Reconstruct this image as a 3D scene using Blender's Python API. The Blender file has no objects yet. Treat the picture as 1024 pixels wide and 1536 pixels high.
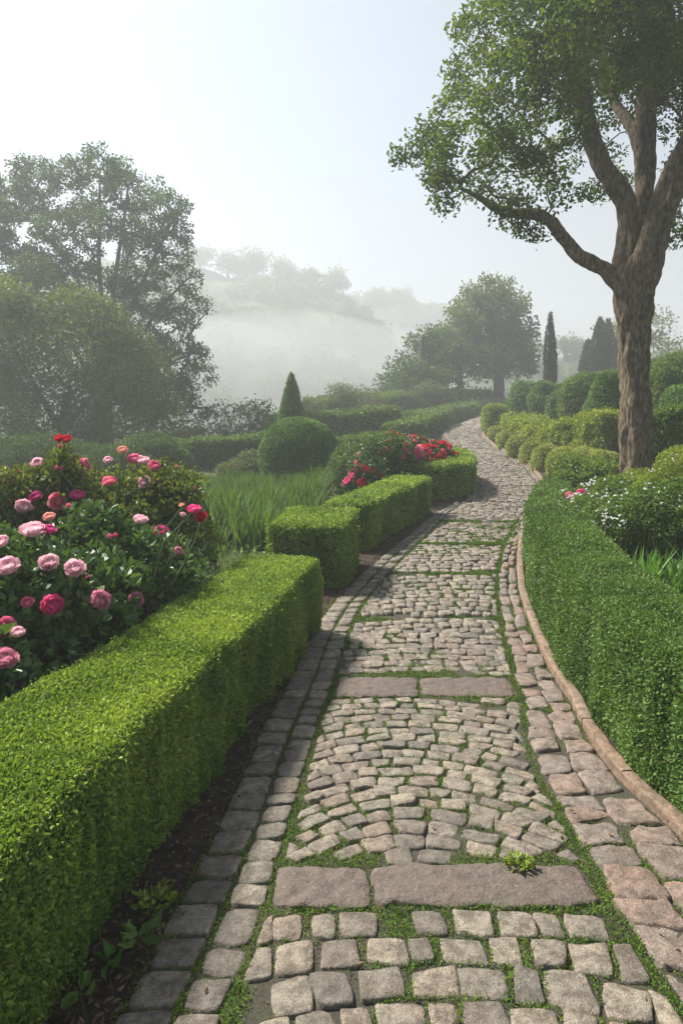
import bpy, math, random
import numpy as np
R = np.random.default_rng(7)
random.seed(7)
C = bpy.context.scene.collection
SUN_AZ, SUN_EL = math.radians(-55), math.radians(51)   # azimuth from straight ahead (+Y), negative = left
HAZE = 0.0064
# ------------------------------------------------------------------ measuring helpers
F, HZ, CH = 1024.0, 655.0, 1.6
def P(x, y, Y):
    return np.array([(x - 512) * Y / F, Y, CH - (y - HZ) * Y / F])
_Yt = np.array([-5, 0, 3.3, 4.4, 5.3, 6.5, 7.45, 9.5, 13, 18, 24, 33, 40, 52, 60, 400])
_Zt = np.array([0, 0, 0, .03, .12, .27, .385, .53, .77, 1.16, 1.72, 2.57, 3.15, 3.6, 3.7, 3.7])
_yy = np.arange(-5, 90, .05)
_zz = np.interp(_yy, _Yt, _Zt)
_k = np.hanning(31); _k /= _k.sum()
_zz = np.convolve(np.pad(_zz, 15, mode='edge'), _k, 'valid')
def zp(Y): return np.interp(Y, _yy, _zz)
def ground_hit(x, y):
    Y = np.arange(1.2, 70, .01)
    d = CH - (y - HZ) * Y / F - zp(Y)
    i = int(np.argmax(d <= 0)) if (d <= 0).any() else len(Y) - 1
    return (x - 512) * Y[i] / F, Y[i]
def curve(pts, y0, y1):
    g = np.array([p[1:] if p[0] == 'w' else ground_hit(*p) for p in pts], float)
    o = np.argsort(g[:, 1]); g = g[o]
    Y = np.arange(y0, y1, .05)
    x = np.interp(Y, g[:, 1], g[:, 0])
    a, b = g[0], g[1]
    m = Y < a[1]; x[m] = a[0] + (Y[m] - a[1]) * (b[0] - a[0]) / (b[1] - a[1])
    a, b = g[-1], g[-2]
    m = Y > a[1]; x[m] = a[0] + (Y[m] - a[1]) * .35
    k = np.hanning(17); k /= k.sum()
    x = np.convolve(np.pad(x, 8, mode='reflect', reflect_type='odd'), k, 'valid')
    return lambda q: np.interp(q, Y, x)
EL = curve([(170,1536),(240,1420),(302,1295),(350,1195),(387,1110),(415,1060),(440,1010),(464,956),(493,913),(536,868),(575,835),(614,803),(653,770),(692,750),(706,727),(704,708),(694,690),(677,668),(659,652),(672,641),(696,632),(736,617)], .8, 55)
KR = curve([(1060,1305),(1016,1250),(953,1198),(921,1166),(871,1097),(855,1052),(820,1002),(795,945),(777,891),(774,850),('w',1.96,7.6),('w',2.39,8.9),('w',2.85,10.0),('w',3.45,11.2),(786,691),(743,672),(724,655),(722,646),(731,636),(742,622)], .8, 55)
def FR(Y):   # moss seam on the right of the cobbled field
    w = np.interp(Y, [1.5, 2.2, 2.6, 3.3, 3.9, 4.6, 5.6, 7, 8.6, 10], [.36, .44, .44, .36, .30, .25, .21, .17, .12, .12])
    return KR(Y) - w
def FL(Y): return EL(Y) + np.interp(Y, [1, 3, 6, 9, 11], [.30, .30, .27, .2, .06])
def sst(a, b, x):
    t = np.clip((x - a) / (b - a), 0, 1); return t * t * (3 - 2 * t)
def T(x, Y):
    x = np.asarray(x, float); Y = np.asarray(Y, float)
    z = zp(Y)
    dR = np.clip(x - KR(Y) - .25, 0, 13); dR2 = np.clip(x - KR(Y) - 13, 0, 200)
    slope = np.interp(Y, [0, 3, 8, 20, 30, 45, 70], [.12, .2, .34, .34, .25, .1, .0])
    z = z + slope * dR * sst(0, 1.2, dR) - .02 * dR2
    dL = np.clip(EL(Y) - x, 0, 300)
    z = z - .045 * np.clip(dL - .6, 0, 7) * sst(4, 9, Y) - .30 * np.clip(dL - 7.5, 0, 45)
    far = np.clip(Y - 44, 0, 100) * sst(30, -10, x - .25 * Y) * .45
    z = z - far
    return np.maximum(z, -14)

# ------------------------------------------------------------------ noise
def _h(i, j, k, s=0):
    n = (i.astype(np.int64) * 73856093) ^ (j.astype(np.int64) * 19349663) ^ (k.astype(np.int64) * 83492791) ^ (s * 2654435)
    n = (n ^ (n >> 13)) * 1274126177 & 0x7fffffff
    n = (n ^ (n >> 11)) * 668265263 & 0x7fffffff
    return ((n >> 7) & 0xffff) / 65535.0
def vn(p, s=0):
    p = np.asarray(p, float); f = np.floor(p); t = p - f; t = t * t * (3 - 2 * t); f = f.astype(np.int64)
    i, j, k = f[:, 0], f[:, 1], f[:, 2]; u, v, w = t[:, 0], t[:, 1], t[:, 2]
    def l(a, b, q): return a + (b - a) * q
    x0 = l(l(_h(i,j,k,s), _h(i+1,j,k,s), u), l(_h(i,j+1,k,s), _h(i+1,j+1,k,s), u), v)
    x1 = l(l(_h(i,j,k+1,s), _h(i+1,j,k+1,s), u), l(_h(i,j+1,k+1,s), _h(i+1,j+1,k+1,s), u), v)
    return l(x0, x1, w) * 2 - 1
def fbm(p, o=3, s=0):
    p = np.asarray(p, float); r = 0; a = 1
    for q in range(o):
        r = r + a * vn(p * 2 ** q, s + q); a *= .5
    return r
def unit(v): return v / np.maximum(np.linalg.norm(v, axis=1, keepdims=True), 1e-9)
def rdir(n): return unit(R.normal(size=(n, 3)))

# ------------------------------------------------------------------ mesh builder
class MB:
    def __init__(s): s.v = []; s.f = []; s.m = []; s.r = []; s.s = []; s.n = 0
    def add(s, v, f, mat=0, rnd=0.5, smooth=True):
        v = np.asarray(v, np.float32); f = np.asarray(f, np.int64)
        if len(f) == 0: return
        s.v.append(v); s.f.append(f + s.n); s.n += len(v)
        s.m.append(np.full(len(f), mat, np.int32))
        s.r.append(np.broadcast_to(np.asarray(rnd, np.float32), (len(f),)).copy())
        s.s.append(np.full(len(f), smooth, bool))
    def build(s, name, mats, parent=None, origin=None):
        me = bpy.data.meshes.new(name)
        V = np.concatenate(s.v)
        if origin is not None: V = V - np.asarray(origin, np.float32)
        idx = np.concatenate([f.ravel() for f in s.f]); tot = np.concatenate([np.full(len(f), f.shape[1]) for f in s.f])
        me.vertices.add(len(V)); me.vertices.foreach_set('co', V.astype(np.float32).ravel())
        me.loops.add(len(idx)); me.loops.foreach_set('vertex_index', idx.astype(np.int32))
        me.polygons.add(len(tot)); st = np.zeros(len(tot), np.int32); st[1:] = np.cumsum(tot)[:-1]
        me.polygons.foreach_set('loop_start', st)
        for m in mats: me.materials.append(m)
        me.polygons.foreach_set('material_index', np.concatenate(s.m))
        me.polygons.foreach_set('use_smooth', np.concatenate(s.s))
        a = me.attributes.new('rnd', 'FLOAT', 'FACE'); a.data.foreach_set('value', np.concatenate(s.r))
        me.update(calc_edges=True)
        o = bpy.data.objects.new(name, me); C.objects.link(o)
        if parent is not None: o.parent = parent
        elif origin is not None: o.location = [float(q) for q in origin]
        return o
def thing(name, label, cat, loc, group=None):
    o = bpy.data.objects.new(name, None); C.objects.link(o); o.location = [float(q) for q in loc]
    o.empty_display_size = .1
    o['label'] = label; o['category'] = cat
    if group: o['group'] = group
    return o
def tag(o, label, cat, group=None):
    o['label'] = label; o['category'] = cat
    if group: o['group'] = group
    return o
def grid_faces(a, b, wrap=False):
    i, j = np.meshgrid(np.arange(a - 1), np.arange(b if wrap else b - 1), indexing='ij'); j2 = (j + 1) % b
    return np.stack([i * b + j, (i + 1) * b + j, (i + 1) * b + j2, i * b + j2], -1).reshape(-1, 4)

# ------------------------------------------------------------------ materials
def mat(name):
    m = bpy.data.materials.new(name); m.use_nodes = True; nt = m.node_tree; nt.nodes.clear()
    return m, nt, nt.nodes, nt.links
def nd(nt, t, **k):
    n = nt.nodes.new(t)
    for a, b in k.items():
        if a in n.inputs: n.inputs[a].default_value = b
        else: setattr(n, a, b)
    return n
def ramp(nt, cols, pos=None):
    r = nt.nodes.new('ShaderNodeValToRGB'); e = r.color_ramp.elements
    pos = pos or [i / (len(cols) - 1) for i in range(len(cols))]
    while len(e) < len(cols): e.new(.5)
    for q, c, p in zip(e, cols, pos): q.position = p; q.color = (*c, 1)
    return r
def leafmat(name, cols, transl=.3, rough=.5, spec=.35, nscale=1.5, tint=(1.25, 1.15, .55)):
    m, nt, N, L = mat(name)
    at = nd(nt, 'ShaderNodeAttribute', attribute_name='rnd')
    geo = N.new('ShaderNodeNewGeometry')
    no = nd(nt, 'ShaderNodeTexNoise', Scale=nscale, Detail=3.0); L.new(geo.outputs['Position'], no.inputs['Vector'])
    ad = nd(nt, 'ShaderNodeMath', operation='MULTIPLY_ADD'); ad.inputs[1].default_value = .55
    L.new(at.outputs['Fac'], ad.inputs[0])
    mm = nd(nt, 'ShaderNodeMath', operation='MULTIPLY_ADD'); mm.inputs[1].default_value = 1.0; mm.inputs[2].default_value = -.28
    L.new(no.outputs['Fac'], mm.inputs[0]); L.new(mm.outputs[0], ad.inputs[2])
    rp = ramp(nt, cols); L.new(ad.outputs[0], rp.inputs[0])
    pb = nd(nt, 'ShaderNodeBsdfPrincipled', Roughness=rough); pb.inputs['Specular IOR Level'].default_value = spec
    L.new(rp.outputs[0], pb.inputs['Base Color'])
    tr = N.new('ShaderNodeBsdfTranslucent')
    tm = nd(nt, 'ShaderNodeMix', data_type='RGBA', blend_type='MULTIPLY'); tm.inputs[0].default_value = 1
    L.new(rp.outputs[0], tm.inputs[6]); tm.inputs[7].default_value = (*tint, 1); L.new(tm.outputs[2], tr.inputs[0])
    mx = N.new('ShaderNodeMixShader'); mx.inputs[0].default_value = transl
    L.new(pb.outputs[0], mx.inputs[1]); L.new(tr.outputs[0], mx.inputs[2])
    o = N.new('ShaderNodeOutputMaterial'); L.new(mx.outputs[0], o.inputs[0]); return m
def plainmat(name, cols, scale=8, rough=.8, bump=.3, bscale=40, stretch=(1,1,1), spec=.3, rndmix=0):
    m, nt, N, L = mat(name)
    geo = N.new('ShaderNodeNewGeometry'); mp = N.new('ShaderNodeMapping'); mp.inputs['Scale'].default_value = stretch
    L.new(geo.outputs['Position'], mp.inputs[0])
    no = nd(nt, 'ShaderNodeTexNoise', Scale=scale, Detail=6.0, Roughness=.65); L.new(mp.outputs[0], no.inputs['Vector'])
    st = nd(nt, 'ShaderNodeMapRange'); st.inputs[1].default_value = .3; st.inputs[2].default_value = .7; L.new(no.outputs['Fac'], st.inputs[0])
    rp = ramp(nt, cols); L.new(st.outputs[0], rp.inputs[0])
    if rndmix:
        at = nd(nt, 'ShaderNodeAttribute', attribute_name='rnd')
        ma = nd(nt, 'ShaderNodeMath', operation='MULTIPLY_ADD'); ma.inputs[1].default_value = rndmix; L.new(at.outputs['Fac'], ma.inputs[0])
        sc = nd(nt, 'ShaderNodeMath', operation='MULTIPLY'); sc.inputs[1].default_value = 1 - rndmix; L.new(st.outputs[0], sc.inputs[0])
        L.new(sc.outputs[0], ma.inputs[2]); L.new(ma.outputs[0], rp.inputs[0])
    pb = nd(nt, 'ShaderNodeBsdfPrincipled', Roughness=rough); pb.inputs['Specular IOR Level'].default_value = spec
    L.new(rp.outputs[0], pb.inputs['Base Color'])
    b2 = nd(nt, 'ShaderNodeTexNoise', Scale=bscale, Detail=8.0, Roughness=.7); L.new(mp.outputs[0], b2.inputs['Vector'])
    bp = nd(nt, 'ShaderNodeBump', Strength=bump, Distance=.02); L.new(b2.outputs['Fac'], bp.inputs['Height']); L.new(bp.outputs[0], pb.inputs['Normal'])
    o = N.new('ShaderNodeOutputMaterial'); L.new(pb.outputs[0], o.inputs[0]); return m
def stonemat(name, cols, pinks, dirt=(.10,.075,.05)):
    m, nt, N, L = mat(name)
    at = nd(nt, 'ShaderNodeAttribute', attribute_name='rnd'); geo = N.new('ShaderNodeNewGeometry')
    rp = ramp(nt, cols); L.new(at.outputs['Fac'], rp.inputs[0])
    # broad stains
    n1 = nd(nt, 'ShaderNodeTexNoise', Scale=3.0, Detail=5.0, Roughness=.65); L.new(geo.outputs['Position'], n1.inputs['Vector'])
    r1 = ramp(nt, [(0,0,0),(1,1,1)], [.46, .68]); L.new(n1.outputs['Fac'], r1.inputs[0])
    s1 = nd(nt, 'ShaderNodeMath', operation='MULTIPLY'); s1.inputs[1].default_value = .5; L.new(r1.outputs[0], s1.inputs[0])
    m1 = nd(nt, 'ShaderNodeMix', data_type='RGBA'); L.new(s1.outputs[0], m1.inputs[0]); L.new(rp.outputs[0], m1.inputs[6]); m1.inputs[7].default_value = (*pinks, 1)
    # mottled dirt patches
    n2 = nd(nt, 'ShaderNodeTexNoise', Scale=22.0, Detail=6.0, Roughness=.7); L.new(geo.outputs['Position'], n2.inputs['Vector'])
    r2 = ramp(nt, [(1,1,1),(0,0,0)], [.40, .60]); L.new(n2.outputs['Fac'], r2.inputs[0])
    s2 = nd(nt, 'ShaderNodeMath', operation='MULTIPLY'); s2.inputs[1].default_value = .75; L.new(r2.outputs[0], s2.inputs[0])
    m2 = nd(nt, 'ShaderNodeMix', data_type='RGBA'); L.new(s2.outputs[0], m2.inputs[0]); L.new(m1.outputs[2], m2.inputs[6]); m2.inputs[7].default_value = (*dirt, 1)
    # granite speckle
    n3 = nd(nt, 'ShaderNodeTexNoise', Scale=260.0, Detail=4.0, Roughness=.8); L.new(geo.outputs['Position'], n3.inputs['Vector'])
    r3 = ramp(nt, [(.30,.30,.30),(1,1,1),(1.9,1.85,1.8)], [.34, .50, .68]); L.new(n3.outputs['Fac'], r3.inputs[0])
    m3 = nd(nt, 'ShaderNodeMix', data_type='RGBA', blend_type='MULTIPLY'); m3.inputs[0].default_value = .85
    L.new(m2.outputs[2], m3.inputs[6]); L.new(r3.outputs[0], m3.inputs[7])
    # lichen / pale wear
    n4 = nd(nt, 'ShaderNodeTexNoise', Scale=60.0, Detail=5.0, Roughness=.7); L.new(geo.outputs['Position'], n4.inputs['Vector'])
    r4 = ramp(nt, [(0,0,0),(1,1,1)], [.56, .72]); L.new(n4.outputs['Fac'], r4.inputs[0])
    s4 = nd(nt, 'ShaderNodeMath', operation='MULTIPLY'); s4.inputs[1].default_value = .3; L.new(r4.outputs[0], s4.inputs[0])
    m4 = nd(nt, 'ShaderNodeMix', data_type='RGBA'); L.new(s4.outputs[0], m4.inputs[0]); L.new(m3.outputs[2], m4.inputs[6]); m4.inputs[7].default_value = (.36,.35,.31,1)
    pb = nd(nt, 'ShaderNodeBsdfPrincipled', Roughness=.72); pb.inputs['Specular IOR Level'].default_value = .38
    L.new(m4.outputs[2], pb.inputs['Base Color'])
    h = nd(nt, 'ShaderNodeMath', operation='MULTIPLY_ADD'); h.inputs[1].default_value = 2.0
    L.new(n2.outputs['Fac'], h.inputs[0]); L.new(n4.outputs['Fac'], h.inputs[2])
    bp = nd(nt, 'ShaderNodeBump', Strength=.9, Distance=.008); L.new(h.outputs[0], bp.inputs['Height'])
    bp2 = nd(nt, 'ShaderNodeBump', Strength=.6, Distance=.002); L.new(n3.outputs['Fac'], bp2.inputs['Height']); L.new(bp.outputs[0], bp2.inputs['Normal'])
    L.new(bp2.outputs[0], pb.inputs['Normal'])
    o = N.new('ShaderNodeOutputMaterial'); L.new(pb.outputs[0], o.inputs[0]); return m

BOX = leafmat('box_leaf', [(0.0461, 0.0924, 0.0162), (0.1288, 0.2156, 0.0347), (0.2523, 0.3542, 0.0601), (0.4294, 0.506, 0.104)], .34, .55, .2, 2.2)
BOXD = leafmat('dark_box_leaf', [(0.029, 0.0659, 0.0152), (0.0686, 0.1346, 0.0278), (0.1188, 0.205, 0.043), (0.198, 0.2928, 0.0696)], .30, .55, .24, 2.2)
TOP = leafmat('topiary_leaf', [(0.0466, 0.0991, 0.0238), (0.0807, 0.1628, 0.037), (0.1242, 0.2213, 0.0554), (0.1786, 0.2832, 0.0792)], .25, .5, .25, 2)
YEW = leafmat('yew_needle', [(.018,.034,.016),(.030,.052,.024),(.045,.072,.032)], .12, .6, .25, 2)
BANK = leafmat('bank_leaf', [(0.0375, 0.0783, 0.0144), (0.0813, 0.1458, 0.0264), (0.14, 0.2187, 0.0408), (0.2188, 0.297, 0.06)], .30, .55, .22, 1.2)
BANKY = leafmat('yellow_bank_leaf', [(0.0862, 0.1331, 0.0169), (0.1581, 0.2246, 0.0266), (0.2516, 0.3162, 0.0436), (0.3162, 0.3578, 0.0665)], .32, .58, .2, 1.5)
LAV = leafmat('lavender_leaf', [(0.1386, 0.2094, 0.0455), (0.2426, 0.308, 0.0728), (0.3465, 0.3696, 0.1092), (0.3927, 0.345, 0.1547)], .25, .65, .2, 2)
ROSE = leafmat('rose_leaf', [(0.022, 0.0552, 0.0154), (0.044, 0.096, 0.0242), (0.0792, 0.15, 0.0352), (0.132, 0.204, 0.0462)], .25, .42, .35, 3)
ROSEY = leafmat('young_rose_leaf', [(.045,.075,.012),(.085,.125,.020),(.145,.185,.032),(.190,.200,.048)], .32, .48, .3, 3)
GRASS = leafmat('iris_blade', [(0.0286, 0.0696, 0.014), (0.0605, 0.126, 0.024), (0.1045, 0.186, 0.036), (0.165, 0.246, 0.06)], .36, .55, .2, 1.5)
GRASSB = leafmat('bright_blade', [(.040,.120,.015),(.075,.190,.025),(.130,.260,.040)], .35, .45, .35, 2)
MOSS = leafmat('moss_leaf', [(.035,.085,.010),(.065,.135,.014),(.115,.190,.020),(.170,.220,.035)], .25, .7, .15, 6)
TREE = leafmat('tree_leaf', [(0.0166, 0.0419, 0.0056), (0.0414, 0.0861, 0.0096), (0.088, 0.1455, 0.0144), (0.1656, 0.1979, 0.0208)], .45, .5, .2, .8, (1.35,1.25,.4))
TREEL = leafmat('misty_tree_leaf', [(0.0306, 0.0689, 0.0137), (0.0577, 0.1115, 0.0213), (0.0984, 0.1661, 0.0304)], .3, .6, .15, .4)
BUSHL = leafmat('feathery_leaf', [(0.0474, 0.0831, 0.0145), (0.0948, 0.1454, 0.0242), (0.1659, 0.2215, 0.0387)], .32, .6, .2, .35)
TREEM = leafmat('far_tree_leaf', [(0.0607, 0.093, 0.0252), (0.1148, 0.1544, 0.0428), (0.1755, 0.2116, 0.063)], .32, .6, .15, .3)
CYP = leafmat('cypress_leaf', [(0.0192, 0.0442, 0.0192), (0.0336, 0.065, 0.0264), (0.0504, 0.0884, 0.036)], .15, .6, .2, 1)
PALE = leafmat('pale_shrub_leaf', [(.070,.100,.040),(.110,.145,.060),(.150,.180,.080)], .35, .6, .2, 1)
WHITE = leafmat('white_petal', [(.72,.70,.68),(.80,.79,.77),(.85,.84,.83)], .3, .5, .3, 4, (1,1,1))
DEAD = leafmat('dead_leaf', [(.060,.035,.020),(.110,.065,.035),(.170,.110,.060),(.20,.15,.09)], .15, .7, .2, 8, (1,.8,.6))
CORE = plainmat('hedge_twigs', [(.012,.018,.006),(.028,.036,.012),(.040,.040,.018)], 14, .9, .6, 60)
BARK = plainmat('bark', [(0.0258, 0.0193, 0.012), (0.0875, 0.0655, 0.0414), (0.1689, 0.1329, 0.0883), (0.2335, 0.1975, 0.138)], 24, .92, 1.0, 70, (1,1,.38), .15)
BARKF = plainmat('far_bark', [(.040,.034,.026),(.075,.062,.046)], 6, .9, .5, 12, (1,1,.3))
STEM = plainmat('green_stem', [(.050,.085,.025),(.085,.120,.040)], 10, .6, .2, 40)
SOIL = plainmat('dark_soil', [(.016,.011,.008),(.040,.027,.018),(.075,.052,.034)], 18, .95, 1.0, 55)
STONE = stonemat('granite_cobble', [(0.1236, 0.1111, 0.0904), (0.1751, 0.1547, 0.1212), (0.2215, 0.1944, 0.1491), (0.2524, 0.2133, 0.1582), (0.1906, 0.1468, 0.1103)], (.190,.132,.105), (.055,.043,.030))
SLAB = stonemat('sandstone_slab', [(0.0924, 0.0732, 0.0589), (0.1188, 0.0962, 0.0765)], (.165,.110,.085), (.075,.055,.042))
PINK = stonemat('pink_granite', [(0.154, 0.1364, 0.117), (0.198, 0.1672, 0.1395), (0.2112, 0.1584, 0.126), (0.198, 0.1364, 0.108)], (.240,.140,.095), (.07,.052,.036))
KERB = stonemat('terracotta_kerb', [(.205,.140,.095),(.240,.168,.115),(.200,.152,.112)], (.240,.130,.072), (.08,.055,.036))
def jointmat():
    m, nt, N, L = mat('joint_soil'); geo = N.new('ShaderNodeNewGeometry')
    n = nd(nt, 'ShaderNodeTexNoise', Scale=2.6, Detail=6.0, Roughness=.7); L.new(geo.outputs['Position'], n.inputs['Vector'])
    n2 = nd(nt, 'ShaderNodeTexNoise', Scale=90.0, Detail=5.0, Roughness=.7); L.new(geo.outputs['Position'], n2.inputs['Vector'])
    rp = ramp(nt, [(.045,.034,.024),(.036,.031,.019),(.034,.040,.014),(.036,.055,.012)], [.40,.50,.60,.75]); L.new(n.outputs['Fac'], rp.inputs[0])
    r2 = ramp(nt, [(.35,.35,.35),(1.5,1.5,1.5)], [.3,.7]); L.new(n2.outputs['Fac'], r2.inputs[0])
    mx = nd(nt, 'ShaderNodeMix', data_type='RGBA', blend_type='MULTIPLY'); mx.inputs[0].default_value = 1; L.new(rp.outputs[0], mx.inputs[6]); L.new(r2.outputs[0], mx.inputs[7])
    pb = nd(nt, 'ShaderNodeBsdfPrincipled', Roughness=.95); L.new(mx.outputs[2], pb.inputs['Base Color'])
    bp = nd(nt, 'ShaderNodeBump', Strength=1.0, Distance=.006); L.new(n2.outputs['Fac'], bp.inputs['Height']); L.new(bp.outputs[0], pb.inputs['Normal'])
    o = N.new('ShaderNodeOutputMaterial'); L.new(pb.outputs[0], o.inputs[0]); return m
JOINT = jointmat()
GROUND = plainmat('garden_ground', [(.022,.022,.010),(.040,.052,.016),(.070,.090,.026)], 1.3, .95, .8, 25)
HILL = plainmat('wooded_hill', [(.020,.032,.012),(.045,.065,.022),(.080,.095,.035)], .12, .95, 1, .6)

# ------------------------------------------------------------------ foliage makers
def leaves(mb, p, n, L, W=None, m=0, spread=.7, rnd=None, six=False, face=.8):
    """one small folded face per leaf, growing from p roughly along n"""
    k = len(p)
    if k == 0: return
    L = np.broadcast_to(L, (k,)) * R.uniform(.7, 1.25, k); L = L[:, None]
    W = (L * .55) if W is None else np.broadcast_to(W, (k,))[:, None] * R.uniform(.8, 1.2, (k, 1))
    d = unit(n * (1 - spread) + rdir(k) * spread)
    up = unit(n * face + rdir(k) * .75)
    r = unit(np.cross(d, up)); q = np.cross(r, d)
    if rnd is None: rnd = R.uniform(0, 1, k)
    if six:
        a = p + d * L * .30 + q * L * .05; b = p + d * L * .70 + q * L * .03; tip = p + d * L - q * L * .10
        f = q * W * .16
        V = np.stack([p, a - r * W * .48 + f, b - r * W * .40 + f, tip, b + r * W * .40 + f, a + r * W * .48 + f], 1).reshape(-1, 3)
        i = np.arange(k)[:, None] * 6
        mb.add(V, np.concatenate([i + np.array([[0, 1, 2, 3]]), i + np.array([[3, 4, 5, 0]])]), m, np.concatenate([rnd, rnd]), False)
    else:
        f = q * W * .18
        c = p + d * L * .52
        V = np.stack([p, c - r * W * .5 + f, p + d * L, c + r * W * .5 + f], 1).reshape(-1, 3)
        mb.add(V, np.arange(k * 4).reshape(-1, 4), m, rnd, False)
def cull(p, n, keep=.25):
    v = unit(np.array([[0, 0, CH]]) - p)
    return ((n * v).sum(1) > -.25) | (R.uniform(0, 1, len(p)) < keep)
def pix(Y): return Y / F * 1.5
def spine_of(pts, n=400):
    pts = np.array(pts, float)
    t = np.r_[0, np.cumsum(np.linalg.norm(np.diff(pts[:, :2], axis=0), axis=1))]
    s = np.linspace(0, t[-1], n); out = np.stack([np.interp(s, t, pts[:, i]) for i in range(pts.shape[1])], 1)
    if len(pts) > 2:
        w = max(3, n // 10) | 1; k = np.hanning(w + 2)[1:-1]; k /= k.sum()
        out = np.stack([np.convolve(np.pad(out[:, i], w // 2, mode='reflect', reflect_type='odd'), k, 'valid') for i in range(out.shape[1])], 1)
    return s, out
def hedge(name, label, pts, width, height, r=.07, leaf=.018, m=BOX, amp=.012, furrow=.02, cover=4.0, group=None, cat='hedge', zoff=0, lean=0.0, spread=.62, ff=6):
    """clipped hedge along pts [(x, y[, height])]; rounded box, bumped, skinned with leaves, woody core inside"""
    pts = [(q[0], q[1], q[2] if len(q) > 2 else height) for q in pts]
    s, sp = spine_of(pts); Ln = s[-1]
    tg = np.gradient(sp[:, :2], s, axis=0); tg /= np.linalg.norm(tg, axis=1, keepdims=True)
    gz = T(sp[:, 0], sp[:, 1]) + zoff
    def world(S, A, Hh, disp=0.0):
        H0 = np.interp(S, s, sp[:, 2])
        hw = width / 2
        q = np.stack([np.clip(S, r, Ln - r), np.clip(A, -hw + r, hw - r), np.minimum(Hh * H0, H0 - r)], 1)
        b = np.stack([S, A, Hh * H0], 1); n = unit(b - q + 1e-9)
        base = q + n * r
        fur = furrow * (vn(np.stack([S * ff, A * ff, Hh * .8], 1), 5) + .5 * vn(np.stack([S * ff * 2.3, A * ff * 2.3, Hh * 1.5], 1), 9)) * sst(1.0, .75, Hh + 0 * S) * (1 - np.abs(n[:, 2]))
        dd = amp * fbm(base * np.array([5, 5, 5]), 3, 3) + amp * 1.2 * vn(base * 1.7, 8) + fur + disp
        base = base + n * dd[:, None]
        base[:, 1] *= (1 - lean * (1 - Hh))
        x = np.interp(base[:, 0], s, sp[:, 0]); y = np.interp(base[:, 0], s, sp[:, 1]); z = np.interp(base[:, 0], s, gz)
        tx = np.interp(base[:, 0], s, tg[:, 0]); ty = np.interp(base[:, 0], s, tg[:, 1])
        ov = base[:, 0] - np.clip(base[:, 0], 0, Ln); x = x + tx * ov; y = y + ty * ov
        W = np.stack([x - ty * base[:, 1], y + tx * base[:, 1], z + base[:, 2]], 1)
        Nn = unit(np.stack([tx * n[:, 0] - ty * n[:, 1], ty * n[:, 0] + tx * n[:, 1], n[:, 2]], 1))
        return W, Nn
    hm = float(np.mean(sp[:, 2])); hw = width / 2
    areas = np.array([Ln * hm, Ln * hm, Ln * width, width * hm, width * hm]); tot = areas.sum()
    d = max(1.0, float(np.min(np.hypot(sp[:, 0], sp[:, 1]))))
    org = (sp[len(sp)//2, 0], sp[len(sp)//2, 1], float(gz[len(gz)//2]))
    root = thing(name, label, cat, org, group)
    mb = MB()
    segs = max(1, int(Ln / 1.2))
    for g in range(segs):
        s0, s1 = Ln * g / segs, Ln * (g + 1) / segs
        Ym = np.interp((s0 + s1) / 2, s, np.hypot(sp[:, 0], sp[:, 1]))
        l = max(leaf, pix(Ym) * 2.3)
        area = (s1 - s0) * (2 * hm + width) + (width * hm if g in (0, segs - 1) else 0)
        n = int(cover * area / (.275 * l * l))
        u = R.uniform(0, 1, n) * ((s1 - s0) * (2 * hm + width) + (width * hm if g == 0 else 0) + (width * hm if g == segs - 1 else 0))
        S = R.uniform(s0, s1, n); A = R.uniform(-hw, hw, n); Hh = R.uniform(0, 1, n)
        b1 = (s1 - s0) * hm; b2 = 2 * b1; b3 = b2 + (s1 - s0) * width
        A = np.where(u < b1, -hw, np.where(u < b2, hw, A)); Hh = np.where((u >= b2) & (u < b3), 1.0, Hh)
        e0 = u >= b3
        if g == 0 and g == segs - 1: S = np.where(e0, np.where(R.uniform(0, 1, n) < .5, 0, Ln), S)
        elif g == 0: S = np.where(e0, 0, S)
        else: S = np.where(e0, Ln, S)
        Wd, Nn = world(S, A, Hh)
        Wd = Wd - Nn * (R.uniform(0, 1, n) ** 1.3 * 3.0 * l)[:, None]
        # stray shoots
        st = R.uniform(0, 1, n) < .05; Wd = Wd + Nn * (st * R.uniform(0, 1, n) ** 2 * l * 1.9)[:, None]
        k = cull(Wd, Nn, .3) & (fbm(Wd * np.array([9., 9., 7.]), 3, 71) > R.uniform(-1.6, -.25, n))
        Wk, Nk = Wd[k], Nn[k]; br = (R.uniform(0, 1, len(Wk)) < .004 + .03 * (fbm(Wk * 2.2, 2, 55) > .8))
        for q_, sl_ in ((~br, 0), (br, 1)): leaves(mb, Wk[q_], Nk[q_], l * R.choice([.7, 1, 1.3], q_.sum()), m=sl_, spread=spread, six=Ym < 3.4)
    mb.build('foliage', [m, DEAD], root, org)
    # woody core
    cb = MB(); nu = max(12, min(200, int(Ln / .06)))
    ring = [(-1, h) for h in np.linspace(0, 1, 7)] + [(a, 1) for a in np.linspace(-.7, .7, 5)] + [(1, h) for h in np.linspace(1, 0, 7)]
    U = np.linspace(0, Ln, nu)
    SS = np.repeat(U, len(ring)); AA = np.tile([a * hw for a, h in ring], nu); HH = np.tile([h for a, h in ring], nu)
    Wd, _ = world(SS, AA, HH, -2.7 * max(leaf, pix(d) * 2.0))
    Wd[:, 2] -= np.where(HH < .01, .05, 0)
    cb.add(Wd, grid_faces(nu, len(ring)), 0)
    for e in (0, nu - 1):
        b = e * len(ring); cb.add(Wd[b:b + len(ring)], [[i, i + 1, len(ring) - 2 - i, len(ring) - 1 - i] for i in range(len(ring) // 2)], 0)
    cb.build('twigs', [CORE], root, org)
    return root
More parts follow.
